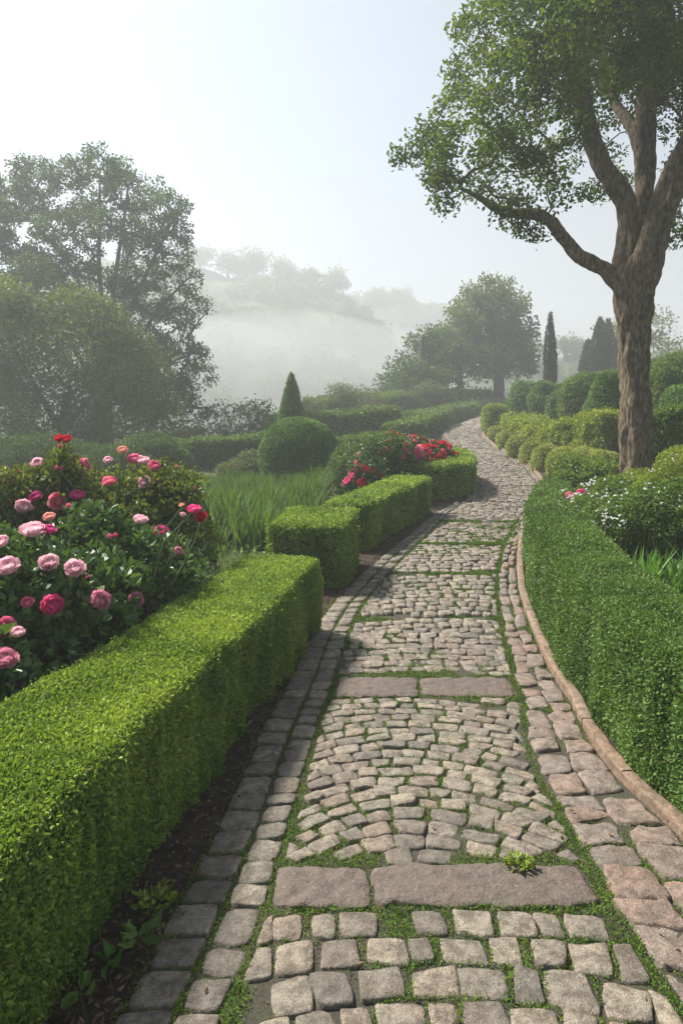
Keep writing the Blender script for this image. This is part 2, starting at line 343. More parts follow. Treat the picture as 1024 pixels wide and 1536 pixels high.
def fib(n):
    i = np.arange(n) + R.uniform(0, 1); ph = np.arccos(1 - 2 * ((i + .5) % n) / n); th = i * 2.399963
    return np.stack([np.cos(th) * np.sin(ph), np.sin(th) * np.sin(ph), np.cos(ph)], 1)
def blob_leaves(mb, c, rad, leaf, cover=3, m=0, e=2.0, amp=.05, nf=3.0, depth=.12, spread=.7, keep=.25, six=False, zmin=None, s=0, up=0.0, W=None):
    c = np.asarray(c, float); rad = np.asarray(rad, float) * np.ones(3)
    area = 4 * math.pi * ((rad[0]*rad[1])**1.6 + (rad[0]*rad[2])**1.6 + (rad[1]*rad[2])**1.6) ** (1/1.6) / 3 ** (1/1.6)
    n = int(cover * area / (.3 * leaf * leaf))
    d = unit(R.normal(size=(n, 3)))
    k = (np.abs(d) ** e).sum(1) ** (-1 / e)
    b = d * k[:, None]
    p = b * rad
    nn = unit(np.sign(b) * np.abs(b) ** (e - 1) / rad)
    dis = amp * fbm(p * nf + c, 3, s + 1) 
    p = c + p + nn * (dis - R.uniform(0, 1, n) ** 1.5 * depth)[:, None]
    if up: nn = unit(nn + np.array([0, 0, up]))
    ok = cull(p, nn, keep)
    if zmin is not None: ok &= p[:, 2] > zmin
    leaves(mb, p[ok], nn[ok], leaf, W, m=m, spread=spread, six=six)
def blob_core(cb, c, rad, e=2.0, f=.86, m=0, amp=.0, nf=3.):
    a, b = 14, 20
    th = np.linspace(0, math.pi, a); ph = np.linspace(0, 2 * math.pi, b, endpoint=False)
    d = np.stack([np.outer(np.sin(th), np.cos(ph)), np.outer(np.sin(th), np.sin(ph)), np.outer(np.cos(th), np.ones(b))], -1).reshape(-1, 3)
    k = (np.abs(d) ** e).sum(1) ** (-1 / e)
    cb.add(np.asarray(c) + d * k[:, None] * np.asarray(rad) * f, grid_faces(a, b, True), m)
def mound(name, label, px, yt, yb, wpx, Y, m, leaf=.03, e=2.4, cover=3.2, amp=.05, group=None, cat='shrub', dep=1.0, nf=3., depth=.1, spread=.7, tilt=0):
    """rounded shrub: top, foot and width read off the photograph at distance Y"""
    c0 = P(px, (yt + yb) / 2, Y); x = c0[0]
    zt = CH - (yt - HZ) * Y / F; zb = min(CH - (yb - HZ) * Y / F, float(T(x, Y)))
    r = np.array([wpx / 2 * Y / F, wpx / 2 * Y / F * dep, (zt - zb) * .56]); c = np.array([x, Y + 0 * r[1], zt - r[2]])
    root = thing(name, label, cat, (x, Y, zb), group); o = (x, Y, zb)
    l = max(leaf, pix(Y) * 2.3)
    mb = MB(); blob_leaves(mb, c, r, l, cover, e=e, amp=amp, nf=nf, depth=depth, spread=spread, zmin=zb - .05, s=int(px)); mb.build('foliage', [m], root, o)
    cb = MB(); blob_core(cb, c, np.maximum(r - depth - amp * .6, r * .6), e, 1.0); cb.build('twigs', [CORE], root, o)
    return root
def blades(mb, p, H, W, lean=.3, bend=.5, m=0, seg=4, dirs=None):
    k = len(p); H = np.broadcast_to(H, (k,)) * R.uniform(.65, 1.15, k)
    a = R.uniform(0, 2 * math.pi, k) if dirs is None else dirs
    d = np.stack([np.cos(a), np.sin(a), np.zeros(k)], 1); fa = a + math.pi / 2 + R.uniform(-.9, .9, k)
    w = np.stack([np.cos(fa), np.sin(fa), np.zeros(k)], 1) * np.broadcast_to(W, (k,))[:, None] * .5
    le = R.uniform(0, 1, k) * lean; be = R.uniform(.2, 1, k) * bend
    rows = []
    for i in range(seg):
        t = i / (seg - 1); wd = (1 - t ** 2.2) * (1 if i else .7)
        c = p + d * (H * (le * t + be * t * t * .6))[:, None] + np.array([0, 0, 1.]) * (H * (t - .25 * be * t * t))[:, None]
        if i < seg - 1: rows += [c - w * wd, c + w * wd]
        else: rows += [c]
    V = np.stack(rows, 1); nv = V.shape[1]; i0 = np.arange(k)[:, None] * nv; rn = R.uniform(0, 1, k)
    for i in range(seg - 2):
        mb.add(V.reshape(-1, 3) if i == 0 else np.zeros((0, 3)), (i0 + np.array([[2*i, 2*i+1, 2*i+3, 2*i+2]])) - (0 if i == 0 else k * nv), m, rn, True)
    j = 2 * (seg - 2)
    mb.add(np.zeros((0, 3)), i0 + np.array([[j, j + 1, j + 2]]) - k * nv, m, rn, True)
def tube(mb, pts, rad, ns=8, m=0, bump=0.0, cap=True, nf=3., ridge=0):
    pts = np.asarray(pts, float); rad = np.asarray(rad, float); n = len(pts)
    t = unit(np.gradient(pts, axis=0)); u = np.cross(t[0], [.3, 1, .2]); u /= np.linalg.norm(u)
    rows = []
    an = np.linspace(0, 2 * math.pi, ns, endpoint=False)
    for i in range(n):
        u = u - t[i] * (u @ t[i]); u /= np.linalg.norm(u); w = np.cross(t[i], u)
        rows.append(pts[i] + rad[i] * (np.outer(np.cos(an), u) + np.outer(np.sin(an), w)))
    V = np.concatenate(rows)
    if bump:
        ax = np.repeat(pts, ns, 0); dv = V - ax
        V = ax + dv * (1 + bump * (fbm(V * np.array([nf, nf, nf * .3]) * 2, 3, 4) + .6 * vn(V * np.array([1.2, 1.2, .9]), 2)))[:, None]
    if ridge:
        q = V * np.array([26., 26., 4.5]); q = q + .8 * np.stack([vn(V * 5, 7), vn(V * 5, 8), vn(V * 5, 9)], 1)
        V = V + unit(dv) * (ridge * (.9 - 1.8 * np.abs(fbm(q, 2, 15)) + .4 * vn(V * 60, 3)))[:, None]
    mb.add(V, grid_faces(n, ns, True), m)
    if cap: mb.add(V[-ns:], [list(range(ns))], m)
def resample(pts, step):
    pts = np.asarray(pts, float); t = np.r_[0, np.cumsum(np.linalg.norm(np.diff(pts[:, :3], axis=0), axis=1))]
    n = max(3, int(t[-1] / step) + 1); s = np.linspace(0, t[-1], n)
    o = np.stack([np.interp(s, t, pts[:, i]) for i in range(pts.shape[1])], 1)
    if n > 5:
        k = np.array([1, 2, 3, 2, 1.]); k /= k.sum()
        q = np.stack([np.convolve(np.pad(o[:, i], 2, mode='edge'), k, 'valid') for i in range(o.shape[1])], 1); q[0] = o[0]; q[-1] = o[-1]; o = q
    return o
def branches(mb, limbs, tips, rt=.012, step=.3, ns=6, jit=.05, m=0, pen=.3, rmax=.2):
    """limbs: (x,y,z,r) polylines already built; grow thin branches from them to every tip"""
    nodes = np.concatenate([l[:, :3] for l in limbs]); cap = np.concatenate([l[:, 3] for l in limbs]); par = [-1] * len(nodes)
    base_n = len(nodes); nodes = [q for q in nodes]; capl = list(cap); chains = []
    c0 = np.mean(nodes, 0); tips = tips[np.argsort([min(np.linalg.norm(np.array(nodes[:base_n]) - q, axis=1)) for q in tips])]
    for q in tips:
        A = np.array(nodes); dv = q - A; ds = np.linalg.norm(dv, axis=1)
        cost = ds + pen * np.maximum(0, -dv[:, 2]) * 2 + .25 * np.linalg.norm(A - c0, axis=1) * 0
        i = int(np.argmin(cost)); n = max(2, int(ds[i] / step))
        tt = np.linspace(0, 1, n + 1)[1:]
        ch = [A[i]]; pi = i; ids = [i]
        bow = np.array([0, 0, 1.]) * ds[i] * .12 + R.normal(size=3) * ds[i] * .05
        for t in tt:
            pnt = A[i] + dv[i] * t + bow * math.sin(math.pi * t) + (R.normal(size=3) * jit * ds[i] * .3 if t < 1 else 0)
            nodes.append(pnt); capl.append(0); par.append(pi); pi = len(nodes) - 1; ids.append(pi); ch.append(pnt)
        chains.append(ids)
    cnt = np.zeros(len(nodes))
    for ids in chains: cnt[ids[-1]] += 1
    for j in range(len(nodes) - 1, base_n - 1, -1):
        if par[j] >= 0: cnt[par[j]] += cnt[j]
    rad = np.minimum(rt * np.maximum(cnt, 1) ** .42, rmax); N = np.array(nodes)
    for ids in chains:
        rr = rad[ids].copy(); rr[0] = min(rr[0], rr[1] * 1.15); rr[-1] *= .5
        tube(mb, N[ids], rr, ns, m, cap=False)
def crown_leaves(mb, tips, rad, per, leaf, m=0, flat=.7, spread=.75, droop=.3, rn=None, six=False):
    k = len(tips); idx = np.repeat(np.arange(k), per); n = len(idx)
    o = R.normal(size=(n, 3)) * np.array([1, 1, flat]); o *= (np.minimum(1, 1.6 / np.maximum(np.linalg.norm(o, axis=1), .01)))[:, None]
    p = tips[idx] + o * np.broadcast_to(rad, (k,))[idx][:, None] * .6
    nn = unit(unit(o) + np.array([0, 0, -droop]))
    rnd = np.clip(R.uniform(0, 1, k)[idx] * .45 + R.uniform(0, 1, n) * .55, 0, 1)
    leaves(mb, p, nn, leaf, m=m, spread=spread, rnd=rnd, six=six, face=.3)
def blob_tips(blobs, dens, shell=.35):
    out = []
    for c, r in blobs:
        r = np.asarray(r, float) * np.ones(3); n = max(3, int(dens * r[0] * r[1] * r[2] * 4.19))
        d = rdir(n) * (R.uniform(shell, 1, (n, 1)) ** .5); out.append(np.asarray(c) + d * r)
    return np.concatenate(out)

# ================================================================== SETTING: ground, path, kerb
def structure(o): o['kind'] = 'structure'; return o
def stuff(o): o['kind'] = 'stuff'; return o
# --- ground sheet, dropped a little below the path's bed
gy = np.r_[np.arange(-6, 16, .25), np.arange(16, 60, .8), np.arange(60, 306, 6)]
gx = np.r_[np.arange(-222, -30, 6), np.arange(-30, -8, .8), np.arange(-8, 12, .25), np.arange(12, 40, .8), np.arange(40, 224, 6)]
XX, YY = np.meshgrid(gx, gy, indexing='ij'); XX = XX.ravel(); YY = YY.ravel()
ZZ = T(XX, YY) + .02 * fbm(np.stack([XX * 2, YY * 2, 0 * XX], 1), 2)
inp = (XX > EL(YY) - .35) & (XX < KR(YY) + .35) & (YY < 54)
ZZ = np.where(inp, zp(YY) - .10, ZZ - .012)
g = MB(); g.add(np.stack([XX, YY, ZZ], 1), grid_faces(len(gx), len(gy)))
structure(g.build('ground', [GROUND]))
# --- bed of the path (soil and moss in the joints)
py = np.arange(.9, 50, .1); tt = np.linspace(-.06, 1.02, 24)
A, B = np.meshgrid(py, tt, indexing='ij'); A = A.ravel(); B = B.ravel()
bx = EL(A) * (1 - B) + KR(A) * B; fade = np.where(B < 0, .06, 0)
bed = np.stack([bx, A, zp(A) + .004 * fbm(np.stack([bx * 6, A * 6, 0 * A], 1), 2) - fade], 1)
pm = MB(); pm.add(bed, grid_faces(len(py), len(tt)), 0)
# --- stones: each a rounded block of its own shape
foot = []     # stone outlines, for where moss may grow
def zpath(x, y): return zp(y) + .012 * vn(np.stack([x * 1.3, y * 1.3, 0 * x], 1), 21)
def stone(c, m=1, n=8, h=.017, sq=5.0, rnd=None, rough=.0035, tiltk=1.0, wob=.006):
    """c: four corners (x, y) counter-clockwise from near left"""
    c = np.asarray(c, float)
    foot.append((c, n))
    if n >= 16: g1 = np.r_[-1, -.985, -.95, np.linspace(-.88, .88, n), .95, .985, 1]
    elif n >= 8: g1 = np.array([-1, -.955, -.84, -.45, 0, .45, .84, .955, 1])
    elif n >= 6: g1 = np.array([-1, -.88, -.4, .4, .88, 1])
    else: g1 = np.array([-1, -.8, .8, 1])
    u, v = np.meshgrid(g1, g1, indexing='ij'); k = len(g1); u = u.ravel(); v = v.ravel()
    mm = np.maximum(np.maximum(np.abs(u), np.abs(v)), 1e-6)
    cu, cv = np.where(mm < 1e-5, 1, u / mm), v / mm; rb = (np.abs(cu) ** sq + np.abs(cv) ** sq) ** (-1 / sq)
    rb = 1 + (rb - 1) * mm ** 2
    u2, v2 = u * rb, v * rb
    a, b = (u2 + 1) / 2, (v2 + 1) / 2
    xy = (c[0] * ((1 - a) * (1 - b))[:, None] + c[1] * (a * (1 - b))[:, None] + c[2] * (a * b)[:, None] + c[3] * ((1 - a) * b)[:, None])
    sz = np.array([[xy[:, 0].mean() * 7.7, xy[:, 1].mean() * 9.1, 0]])
    wv = np.stack([xy[:, 0] * 22, xy[:, 1] * 22, 0 * a], 1) + sz
    xy = xy + wob * np.stack([vn(wv, 31), vn(wv, 37)], 1) * mm[:, None] ** 2
    tx, ty = R.normal(size=2) * .04 * tiltk
    ctr = c.mean(0)
    prof = np.where(mm > .999, -2.2, 1 - .38 * np.clip((mm - .6) / .4, 0, 1) ** 3)
    if n < 6: prof = np.where(mm > .999, -1.2, 1)
    z = h * prof + rough * fbm(np.stack([xy[:, 0] * 30, xy[:, 1] * 30, 0 * a], 1) + sz, 2, 11) + (xy[:, 0] - ctr[0]) * tx + (xy[:, 1] - ctr[1]) * ty + R.normal() * .003 * tiltk
    z = z + zpath(xy[:, 0], xy[:, 1])
    pm.add(np.stack([xy[:, 0], xy[:, 1], z], 1), grid_faces(k, k), m, R.uniform(0, 1) if rnd is None else rnd, n >= 6)
def inset(c, g):
    c = np.asarray(c, float); ctr = c.mean(0); d = c - ctr; L = np.linalg.norm(d, axis=1, keepdims=True)
    return ctr + d * np.maximum(.4, (L - g * .62) / L)
def lod(Y): return 8 if Y < 5.2 else (6 if Y < 9.5 else 4)
SLABS = [(2.31, 2.535), (4.12, 4.40)]
BANDS = [5.45, 6.55, 7.6, 8.9, 10.4, 12.2]
def free(Y, pad=.03): return all(not (a - pad < Y < b + pad) for a, b in SLABS)
# left edging: two columns of rectangular setts
for col, (o0, o1, ln) in enumerate([(0.0, .155, .15), (.162, .290, .13)]):
    Y = 1.15 + col * .05
    while Y < 48:
        l = ln * R.uniform(.72, 1.35) * (1 if Y < 8 else 1.3)
        sc = np.interp(Y, [1, 3, 6, 9, 11], [1, 1, .9, .67, .2])
        if Y > 10.2: 
            break
        def at(o, y, j=.004): return (EL(y) + o * sc + R.normal() * j, y + R.normal() * j)
        c = [at(o0, Y), at(o1, Y), at(o1, Y + l), at(o0, Y + l)]
        stone(inset(c, .005 if col == 0 else .008), 1, lod(Y), .014 if col == 0 else .017, 7 if col == 0 else 5, rnd=R.uniform(0, .62))
        Y += l
# right edging: two columns of big irregular blocks up to the kerb
for col in (0, 1):
    Y = 1.1 + .1 * col
    while Y < 48:
        l = R.uniform(.13, .25) * (1.0 if col else .85) * np.interp(Y, [1, 3, 6], [1, 1, 1.05])
        if Y > 13: l *= 1.6
        j = .012
        def at(t, y):
            a, b = FR(y) + .025, KR(y) - .012
            return (a + (b - a) * t + R.normal() * j, y + R.normal() * j)
        t0, t1 = (0, .49) if col == 0 else (.495, 1.0)
        sk = R.normal() * .03
        c = [at(t0, Y), at(t1, Y + sk), at(t1, Y + l + sk), at(t0, Y + l)]
        stone(inset(c, .003), 2, lod(Y), R.uniform(.014, .022), 6, rough=.007, wob=.012)
        Y += l
# the two threshold slabs across the path
for (a, b), cuts in zip(SLABS, ([0.0, .295, .985], [.02, .47, .98])):
    for t0, t1 in zip(cuts[:-1], cuts[1:]):
        ym = (a + b) / 2
        def X(t, y): return FL(ym) * (1 - t) + FR(ym) * t + (.06 if a > 4 else 0) * (y - ym)
        c = [(X(t0, a), a + R.normal() * .012), (X(t1, a), a + R.normal() * .012), (X(t1, b), b + R.normal() * .012), (X(t0, b), b + R.normal() * .012)]
        stone(inset(c, .012), 3, 22, .022, 9, rnd=R.uniform(0, 1), tiltk=.12, wob=.014, rough=.006)
# cobbled field: rows of setts whose line bends as in the photograph
def field_row(y0, y1, kap0, kap1, xc, w, gap, a, b, m=1, jit=.006, h=.018, skew=0):
    def c0(x): return y0 - kap0 * (x - xc) ** 2 + skew * (x - xc)
    def c1(x): return y1 - kap1 * (x - xc) ** 2 + skew * (x - xc)
    x = -3.0 + R.uniform(0, w); xs = []
    lo, hi = min(FL(a), FL(b)) - .1, max(FR(a), FR(b)) + .1
    x = lo - R.uniform(0, w)
    while x < hi:
        xs.append(x); sl = -2 * kap0 * (x - xc) + skew
        x += w * R.uniform(.72, 1.3) / math.sqrt(1 + sl * sl)
    for x0, x1 in zip(xs[:-1], xs[1:]):
        f0, f1 = 2 * kap0 * (x0 - xc), 2 * kap0 * (x1 - xc); dh = (y1 - y0) * .8
        c = np.array([(x0, c0(x0)), (x1, c0(x1)), (x1 + f1 * dh, c1(x1 + f1 * dh)), (x0 + f0 * dh, c1(x0 + f0 * dh))]) + R.normal(size=(4, 2)) * jit
        mid = c.mean(0)
        if not (a + .035 < mid[1] < b - .035): continue
        l_, r_ = FL(mid[1]), FR(mid[1])
        if mid[0] < l_ - w * .5 or mid[0] > r_ + w * .5: continue
        c[:, 0] = np.clip(c[:, 0], FL(c[:, 1]) + .008, FR(c[:, 1]) - .008); c[:, 1] = np.clip(c[:, 1], a + .004, b - .004)
        if abs(c[1, 0] - c[0, 0]) + abs(c[2, 0] - c[3, 0]) < w * .55 or abs(c[3, 1] - c[0, 1]) + abs(c[2, 1] - c[1, 1]) < .05: continue
        if R.uniform() < (.012 if mid[1] < 4 else .008): continue
        stone(inset(c, gap * R.uniform(.75, 1.5)), m, lod(mid[1]), h * R.uniform(.75, 1.15), R.uniform(4.5, 9))
# in front of the first slab: loose square setts with wide mossy joints
for k in range(10):
    y1 = 2.30 - k * .122
    field_row(y1 - .122, y1, .10 + .1 * k, .10 + .1 * max(k - 1, 0), 0.28, .116, .010, 1.0, 2.305, jit=.009, h=.0165)
# between the slabs: fan of arcs
y = 2.36 - 1.0; i = 0
ks = np.linspace(1.05, .10, 25)
ys = 2.45 + np.cumsum(np.r_[0, np.linspace(.098, .072, 24)]) * 1.0
ys2 = np.r_[ys[0] - np.arange(9, 0, -1) * .098, ys]; kk = np.r_[np.full(9, 1.05), ks]
for i in range(len(ys2) - 1):
    field_row(ys2[i], ys2[i + 1], kk[i], kk[i + 1], 0.30, .122, .0055, 2.54, 4.115, jit=.0065, h=.0145)
# beyond the second slab: finer wavy rows parted by cross seams, climbing the slope
edges = [4.41] + BANDS
for a, b in zip(edges[:-1], edges[1:]):
    n = max(3, int(round((b - a) / .088))); bw = R.uniform(-.05, .13); xc = FL((a+b)/2) * .5 + FR((a+b)/2) * .5 + R.uniform(-.2, .2)
    yy_ = np.linspace(a - .45, b + .25, int(n * (b - a + .7) / (b - a)))
    for i in range(len(yy_) - 1):
        wv = bw + .05 * math.sin(i * .9)
        field_row(yy_[i], yy_[i + 1], wv + .1, wv + .1, xc, .104, .002, a + .02, b - .02, jit=.011, h=.013, skew=.05 * math.sin(i * .7 + a))
y = BANDS[-1] + .05
while y < 44:
    d = .11 if y < 18 else (.17 if y < 26 else .3)
    field_row(y, y + d, .05, .05, (FL(y) + FR(y)) / 2, d * 1.15, .003, y - .5, y + 1, jit=d * .1, h=.014, skew=.12 * math.sin(y * 1.3))
    y += d
path = structure(pm.build('path', [JOINT, STONE, PINK, SLAB]))
# --- kerb of terracotta coloured edging blocks
kb = MB(); Y = 1.0
while Y < 30:
    l = R.uniform(.35, .75) if Y < 11 else 1.2
    q = np.linspace(Y, Y + l - .003, 10 if Y < 11 else 5); w = .062; hh = .058 + R.normal() * .003; off = R.normal() * .003
    sx = KR(q) + off; dx = np.gradient(KR(q), q); nx = 1 / np.sqrt(1 + dx * dx); ny = -dx * nx
    prof = [(0, -.05), (0, .80), (.04, .94), (.13, 1), (.87, 1), (.96, .94), (1, .80), (1, -.05)]
    V = []
    for a, b in prof:
        jz = .004 * vn(np.stack([sx * 14, q * 14, 0 * q + a * 3], 1), 3)
        V.append(np.stack([sx + nx * a * w + jz, q + ny * a * w, zp(q) + np.where(b < 0, b, b * hh) + jz], 1))
    V = np.array(V)
    kb.add(V.reshape(-1, 3), grid_faces(len(prof), len(q)), 0, R.uniform())
    for e in (0, len(q) - 1):
        kb.add(V[:, e], [[0, 1, 6, 7], [1, 2, 5, 6], [2, 3, 4, 5]], 0, .5)
    Y += l
structure(kb.build('kerb', [KERB]))
# --- dark soil strip along the left hedges, and behind the kerb
sb = MB(); q = np.arange(.9, 14.5, .06); tq = np.linspace(0, 1, 14)
A, B = np.meshgrid(q, tq, indexing='ij'); A = A.ravel(); B = B.ravel()
x = EL(A) + .02 - B * 1.0
z = zp(A) + .004 + .012 * fbm(np.stack([x * 9, A * 9, 0 * A], 1), 3) + np.where(B < .04, -.03, 0) - .02 * sst(.7, 1, B)
sb.add(np.stack([x, A, z], 1), grid_faces(len(q), len(tq)))
x = KR(A) + .055 + B * .9
z = zp(A) + .022 + .2 * B * .9 * np.interp(A, [0, 3, 8], [.35, .6, 1.0]) * B + .012 * fbm(np.stack([x * 9, A * 9, 0 * A], 1), 3)
sb.add(np.stack([x, A, z], 1), grid_faces(len(q), len(tq)))
structure(sb.build('soil_strip', [SOIL]))

# --- moss growing in the joints: where no stone lies
res = .004; x0, x1, y0, y1 = -1.0, 2.6, 1.2, 9.0
nx_, ny_ = int((x1 - x0) / res), int((y1 - y0) / res); occ = np.zeros((nx_, ny_), bool)
for c, n in foot:
    if c[:, 1].min() > y1: continue
    c = inset(c, .004)
    a0, a1 = int((c[:, 0].min() - x0) / res), int((c[:, 0].max() - x0) / res) + 1
    b0, b1 = int((c[:, 1].min() - y0) / res), int((c[:, 1].max() - y0) / res) + 1
    a0, b0 = max(a0, 0), max(b0, 0); a1, b1 = min(a1, nx_), min(b1, ny_)
    if a1 <= a0 or b1 <= b0: continue
    gx_, gy_ = np.meshgrid(x0 + (np.arange(a0, a1) + .5) * res, y0 + (np.arange(b0, b1) + .5) * res, indexing='ij')
    ins = np.ones(gx_.shape, bool)
    for i in range(4):
        p, q = c[i], c[(i + 1) % 4]; ins &= (q[0] - p[0]) * (gy_ - p[1]) - (q[1] - p[1]) * (gx_ - p[0]) > 0
    occ[a0:a1, b0:b1] |= ins
ns = 900000
mx = R.uniform(x0, x1, ns); my = y0 + (y1 - y0) * R.uniform(0, 1, ns) ** 1.5
i = np.clip(((mx - x0) / res).astype(int), 0, nx_ - 1); j = np.clip(((my - y0) / res).astype(int), 0, ny_ - 1)
seam = np.exp(-((mx - FR(my)) / .035) ** 2) * 1.3 + np.exp(-((mx - EL(my) - .158) / .02) ** 2) * .5 + np.exp(-((mx - FL(my)) / .035) ** 2) * .7
for b in BANDS: seam = seam + np.exp(-((my - b) / .05) ** 2) * .7
for a, b in SLABS: seam = seam + .6 * np.exp(-((my - a + .01) / .04) ** 2) + .3 * np.exp(-((my - b) / .03) ** 2)
seam = seam + .30 * sst(2.35, 2.0, my) + .22 * sst(4.3, 3.9, my) + .45 * np.exp(-(((mx - .62) / .3) ** 2 + ((my - 2.9) / .5) ** 2))
mo = fbm(np.stack([mx * 3.2, my * 2.6, 0 * mx], 1), 3, 77) + seam * .9 + .14
ok = (~occ[i, j]) & (mo > R.uniform(.0, .55, ns)) & (mx > EL(my) - .01) & (mx < KR(my) + .01)
mx, my, mo = mx[ok], my[ok], mo[ok]
mz = zp(my) + .002
ms = MB(); hgt = np.clip(.006 + .009 * mo + .006 * R.uniform(0, 1, len(mx)), .005, .024)
pp = np.stack([mx, my, mz], 1) + np.stack([0 * mx, 0 * mx, R.uniform(-.3, 1, len(mx)) * hgt * .8], 1)
leaves(ms, pp, np.tile([0, 0, 1.], (len(mx), 1)), np.maximum(.009, pix(my) * 1.7), W=np.maximum(.005, pix(my) * 1.1), spread=.62)
# taller grassy tufts where moss is thickest
tk = (mo > .75) & (R.uniform(0, 1, len(mx)) < .10) & (my < 4.6)
blades(ms, np.stack([mx[tk], my[tk], mz[tk]], 1), .032, .0035, .7, .9, seg=3)
o = stuff(ms.build('moss', [MOSS])); tag(o, 'bright green moss and grass growing in the joints of the cobbles', 'moss')
# --- litter on the soil strip and a few leaves on the stones
lt = MB(); n = 2600; ly = 1.1 + 6.5 * R.uniform(0, 1, n) ** 1.3; lx = EL(ly) - R.uniform(-.03, .42, n)
leaves(lt, np.stack([lx, ly, zp(ly) + .012 + .02 * R.uniform(0, 1, n)], 1), unit(R.normal(size=(n, 3)) * np.array([1, 1, .25])), .022, W=np.full(n, .012), spread=.2, face=0, six=True)
n = 70; ly = 1.6 + 6 * R.uniform(0, 1, n) ** 1.4; lx = EL(ly) + (KR(ly) - EL(ly)) * R.uniform(0, 1, n)
leaves(lt, np.stack([lx, ly, zp(ly) + .026], 1), unit(R.normal(size=(n, 3)) * np.array([1, 1, .1])), .02, W=np.full(n, .011), spread=.1, six=True)
tag(stuff(lt.build('fallen_leaves', [DEAD])), 'small brown fallen leaves and twigs lying on the dark soil beside the path', 'fallen leaves')

# ================================================================== CLIPPED HEDGES
LH = 'clipped box hedges along the left of the path'
hedge('box_hedge', 'long bright green clipped box hedge nearest the camera, beside the pink roses', [(-1.26,.7),(-1.17,1.6),(-1.10,2.2),(-1.02,2.8),(-.86,3.6),(-.56,5.0),(-.46,5.33)], .62, .55, r=.04, leaf=.0150, furrow=.055, cover=4.4, amp=.014, group=LH)
hedge('box_hedge', 'short cube shaped box hedge between the long near hedge and the next one', [(-.34,6.2),(-.17,6.98)], .70, .565, r=.05, leaf=.02, furrow=.025, cover=4, group=LH)
hedge('box_hedge', 'straight flat topped box hedge in front of the red rose bush', [(.04,7.42),(.5,8.5),(1.01,9.67)], .52, .50, r=.05, leaf=.022, cover=4, group=LH)
hedge('box_hedge', 'curved box hedge wrapping round the corner of the red rose bed', [(1.0,10.85),(1.55,10.85),(1.92,11.3),(2.12,12.2),(2.2,13.2),(1.95,14.3)], .5, .55, r=.06, leaf=.025, cover=4, group=LH)
hedge('box_hedge', 'low curved hedge beyond the red flowers, edging the path where it narrows', [(1.5,21.0),(2.3,22.3),(2.95,24.6),(4.25,28.5)], .75, .62, r=.15, leaf=.04, m=BANK, cover=3.5, group=LH)
hedge('box_hedge', 'long thin hedge climbing beside the far bend of the path', [(2.5,27),(4.2,29.6),(6.2,34),(8.4,39.5),(11.5,46)], .9, .6, r=.2, leaf=.05, m=BANK, cover=3.5, group=LH)
hedge('tall_hedge', 'tall broad hedge on the slope below the big hazy tree', [(-1.2,29.5),(1.8,33),(6,39),(10.6,46)], 1.6, 1.25, r=.35, leaf=.06, m=BANK, amp=.1, cover=3.5)
hedge('tall_hedge', 'misty green hedge behind the ball topiary and the red roses', [(-2.2,21.2),(0,22),(1.8,23)], 1.0, 1.0, r=.2, leaf=.05, m=BANK, amp=.08, cover=3.5)
hedge('tall_hedge', 'light green hedge between the ball topiary and the red roses', [(-.5,14.6),(.2,15.2),(1.2,16.4)], .8, .72, r=.15, leaf=.035, m=BANK, amp=.05, cover=3.5)
hedge('tall_hedge', 'low dark hedge behind the iris bed under the big misty tree', [(-5.2,16.4),(-3.6,17),(-1.8,17.4)], .9, .72, r=.2, leaf=.035, m=BANK, amp=.06, cover=3.5)
q = np.array([1.2, 2.0, 2.8, 3.4, 4.0, 4.6, 5.2, 5.7, 6.22]); w = .54
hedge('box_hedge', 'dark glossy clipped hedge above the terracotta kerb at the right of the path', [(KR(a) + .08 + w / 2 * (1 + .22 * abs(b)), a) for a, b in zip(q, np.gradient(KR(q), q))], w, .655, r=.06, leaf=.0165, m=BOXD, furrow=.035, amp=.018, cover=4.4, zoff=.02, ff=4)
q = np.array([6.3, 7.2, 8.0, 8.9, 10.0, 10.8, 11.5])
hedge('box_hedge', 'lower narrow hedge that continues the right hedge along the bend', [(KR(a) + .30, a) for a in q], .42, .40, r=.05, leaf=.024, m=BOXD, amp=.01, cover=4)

# ================================================================== TOPIARY
def lathe_plant(name, label, x, Y, zb, H, prof, m, leaf, cat, cover=3.5, amp=.03, depth=.06, up=.4, group=None, nf=4):
    root = thing(name, label, cat, (x, Y, zb), group); o = (x, Y, zb)
    ts = np.linspace(0, 1, 60); rs = np.array([prof(t) for t in ts]); l = max(leaf, pix(Y) * 2.2)
    area = np.trapz(2 * math.pi * rs, ts * H); n = int(cover * area / (.3 * l * l))
    cdf = np.cumsum(rs + .02); cdf /= cdf[-1]; t = np.interp(R.uniform(0, 1, n), cdf, ts); a = R.uniform(0, 2 * math.pi, n)
    r = np.interp(t, ts, rs); sl = np.gradient(rs, ts * H); nz = -np.interp(t, ts, sl)
    nn = unit(np.stack([np.cos(a), np.sin(a), nz], 1)); p = np.stack([x + r * np.cos(a), Y + r * np.sin(a), zb + t * H], 1)
    p = p + nn * (amp * fbm(p * nf, 3, int(abs(x) * 100)) - R.uniform(0, 1, n) ** 1.5 * depth)[:, None]
    k = cull(p, nn); mb = MB(); leaves(mb, p[k], unit(nn[k] + np.array([0, 0, up])), l, spread=.6); mb.build('foliage', [m], root, o)
    cb = MB(); an = np.linspace(0, 2 * math.pi, 16, endpoint=False); rr = np.maximum(rs - depth - amp, rs * .45)
    V = np.stack([x + np.outer(rr, np.cos(an)), Y + np.outer(rr, np.sin(an)), np.repeat((zb + ts * H * .985)[:, None], 16, 1)], -1).reshape(-1, 3)
    cb.add(V, grid_faces(60, 16, True)); cb.build('twigs', [CORE], root, o)
    return root
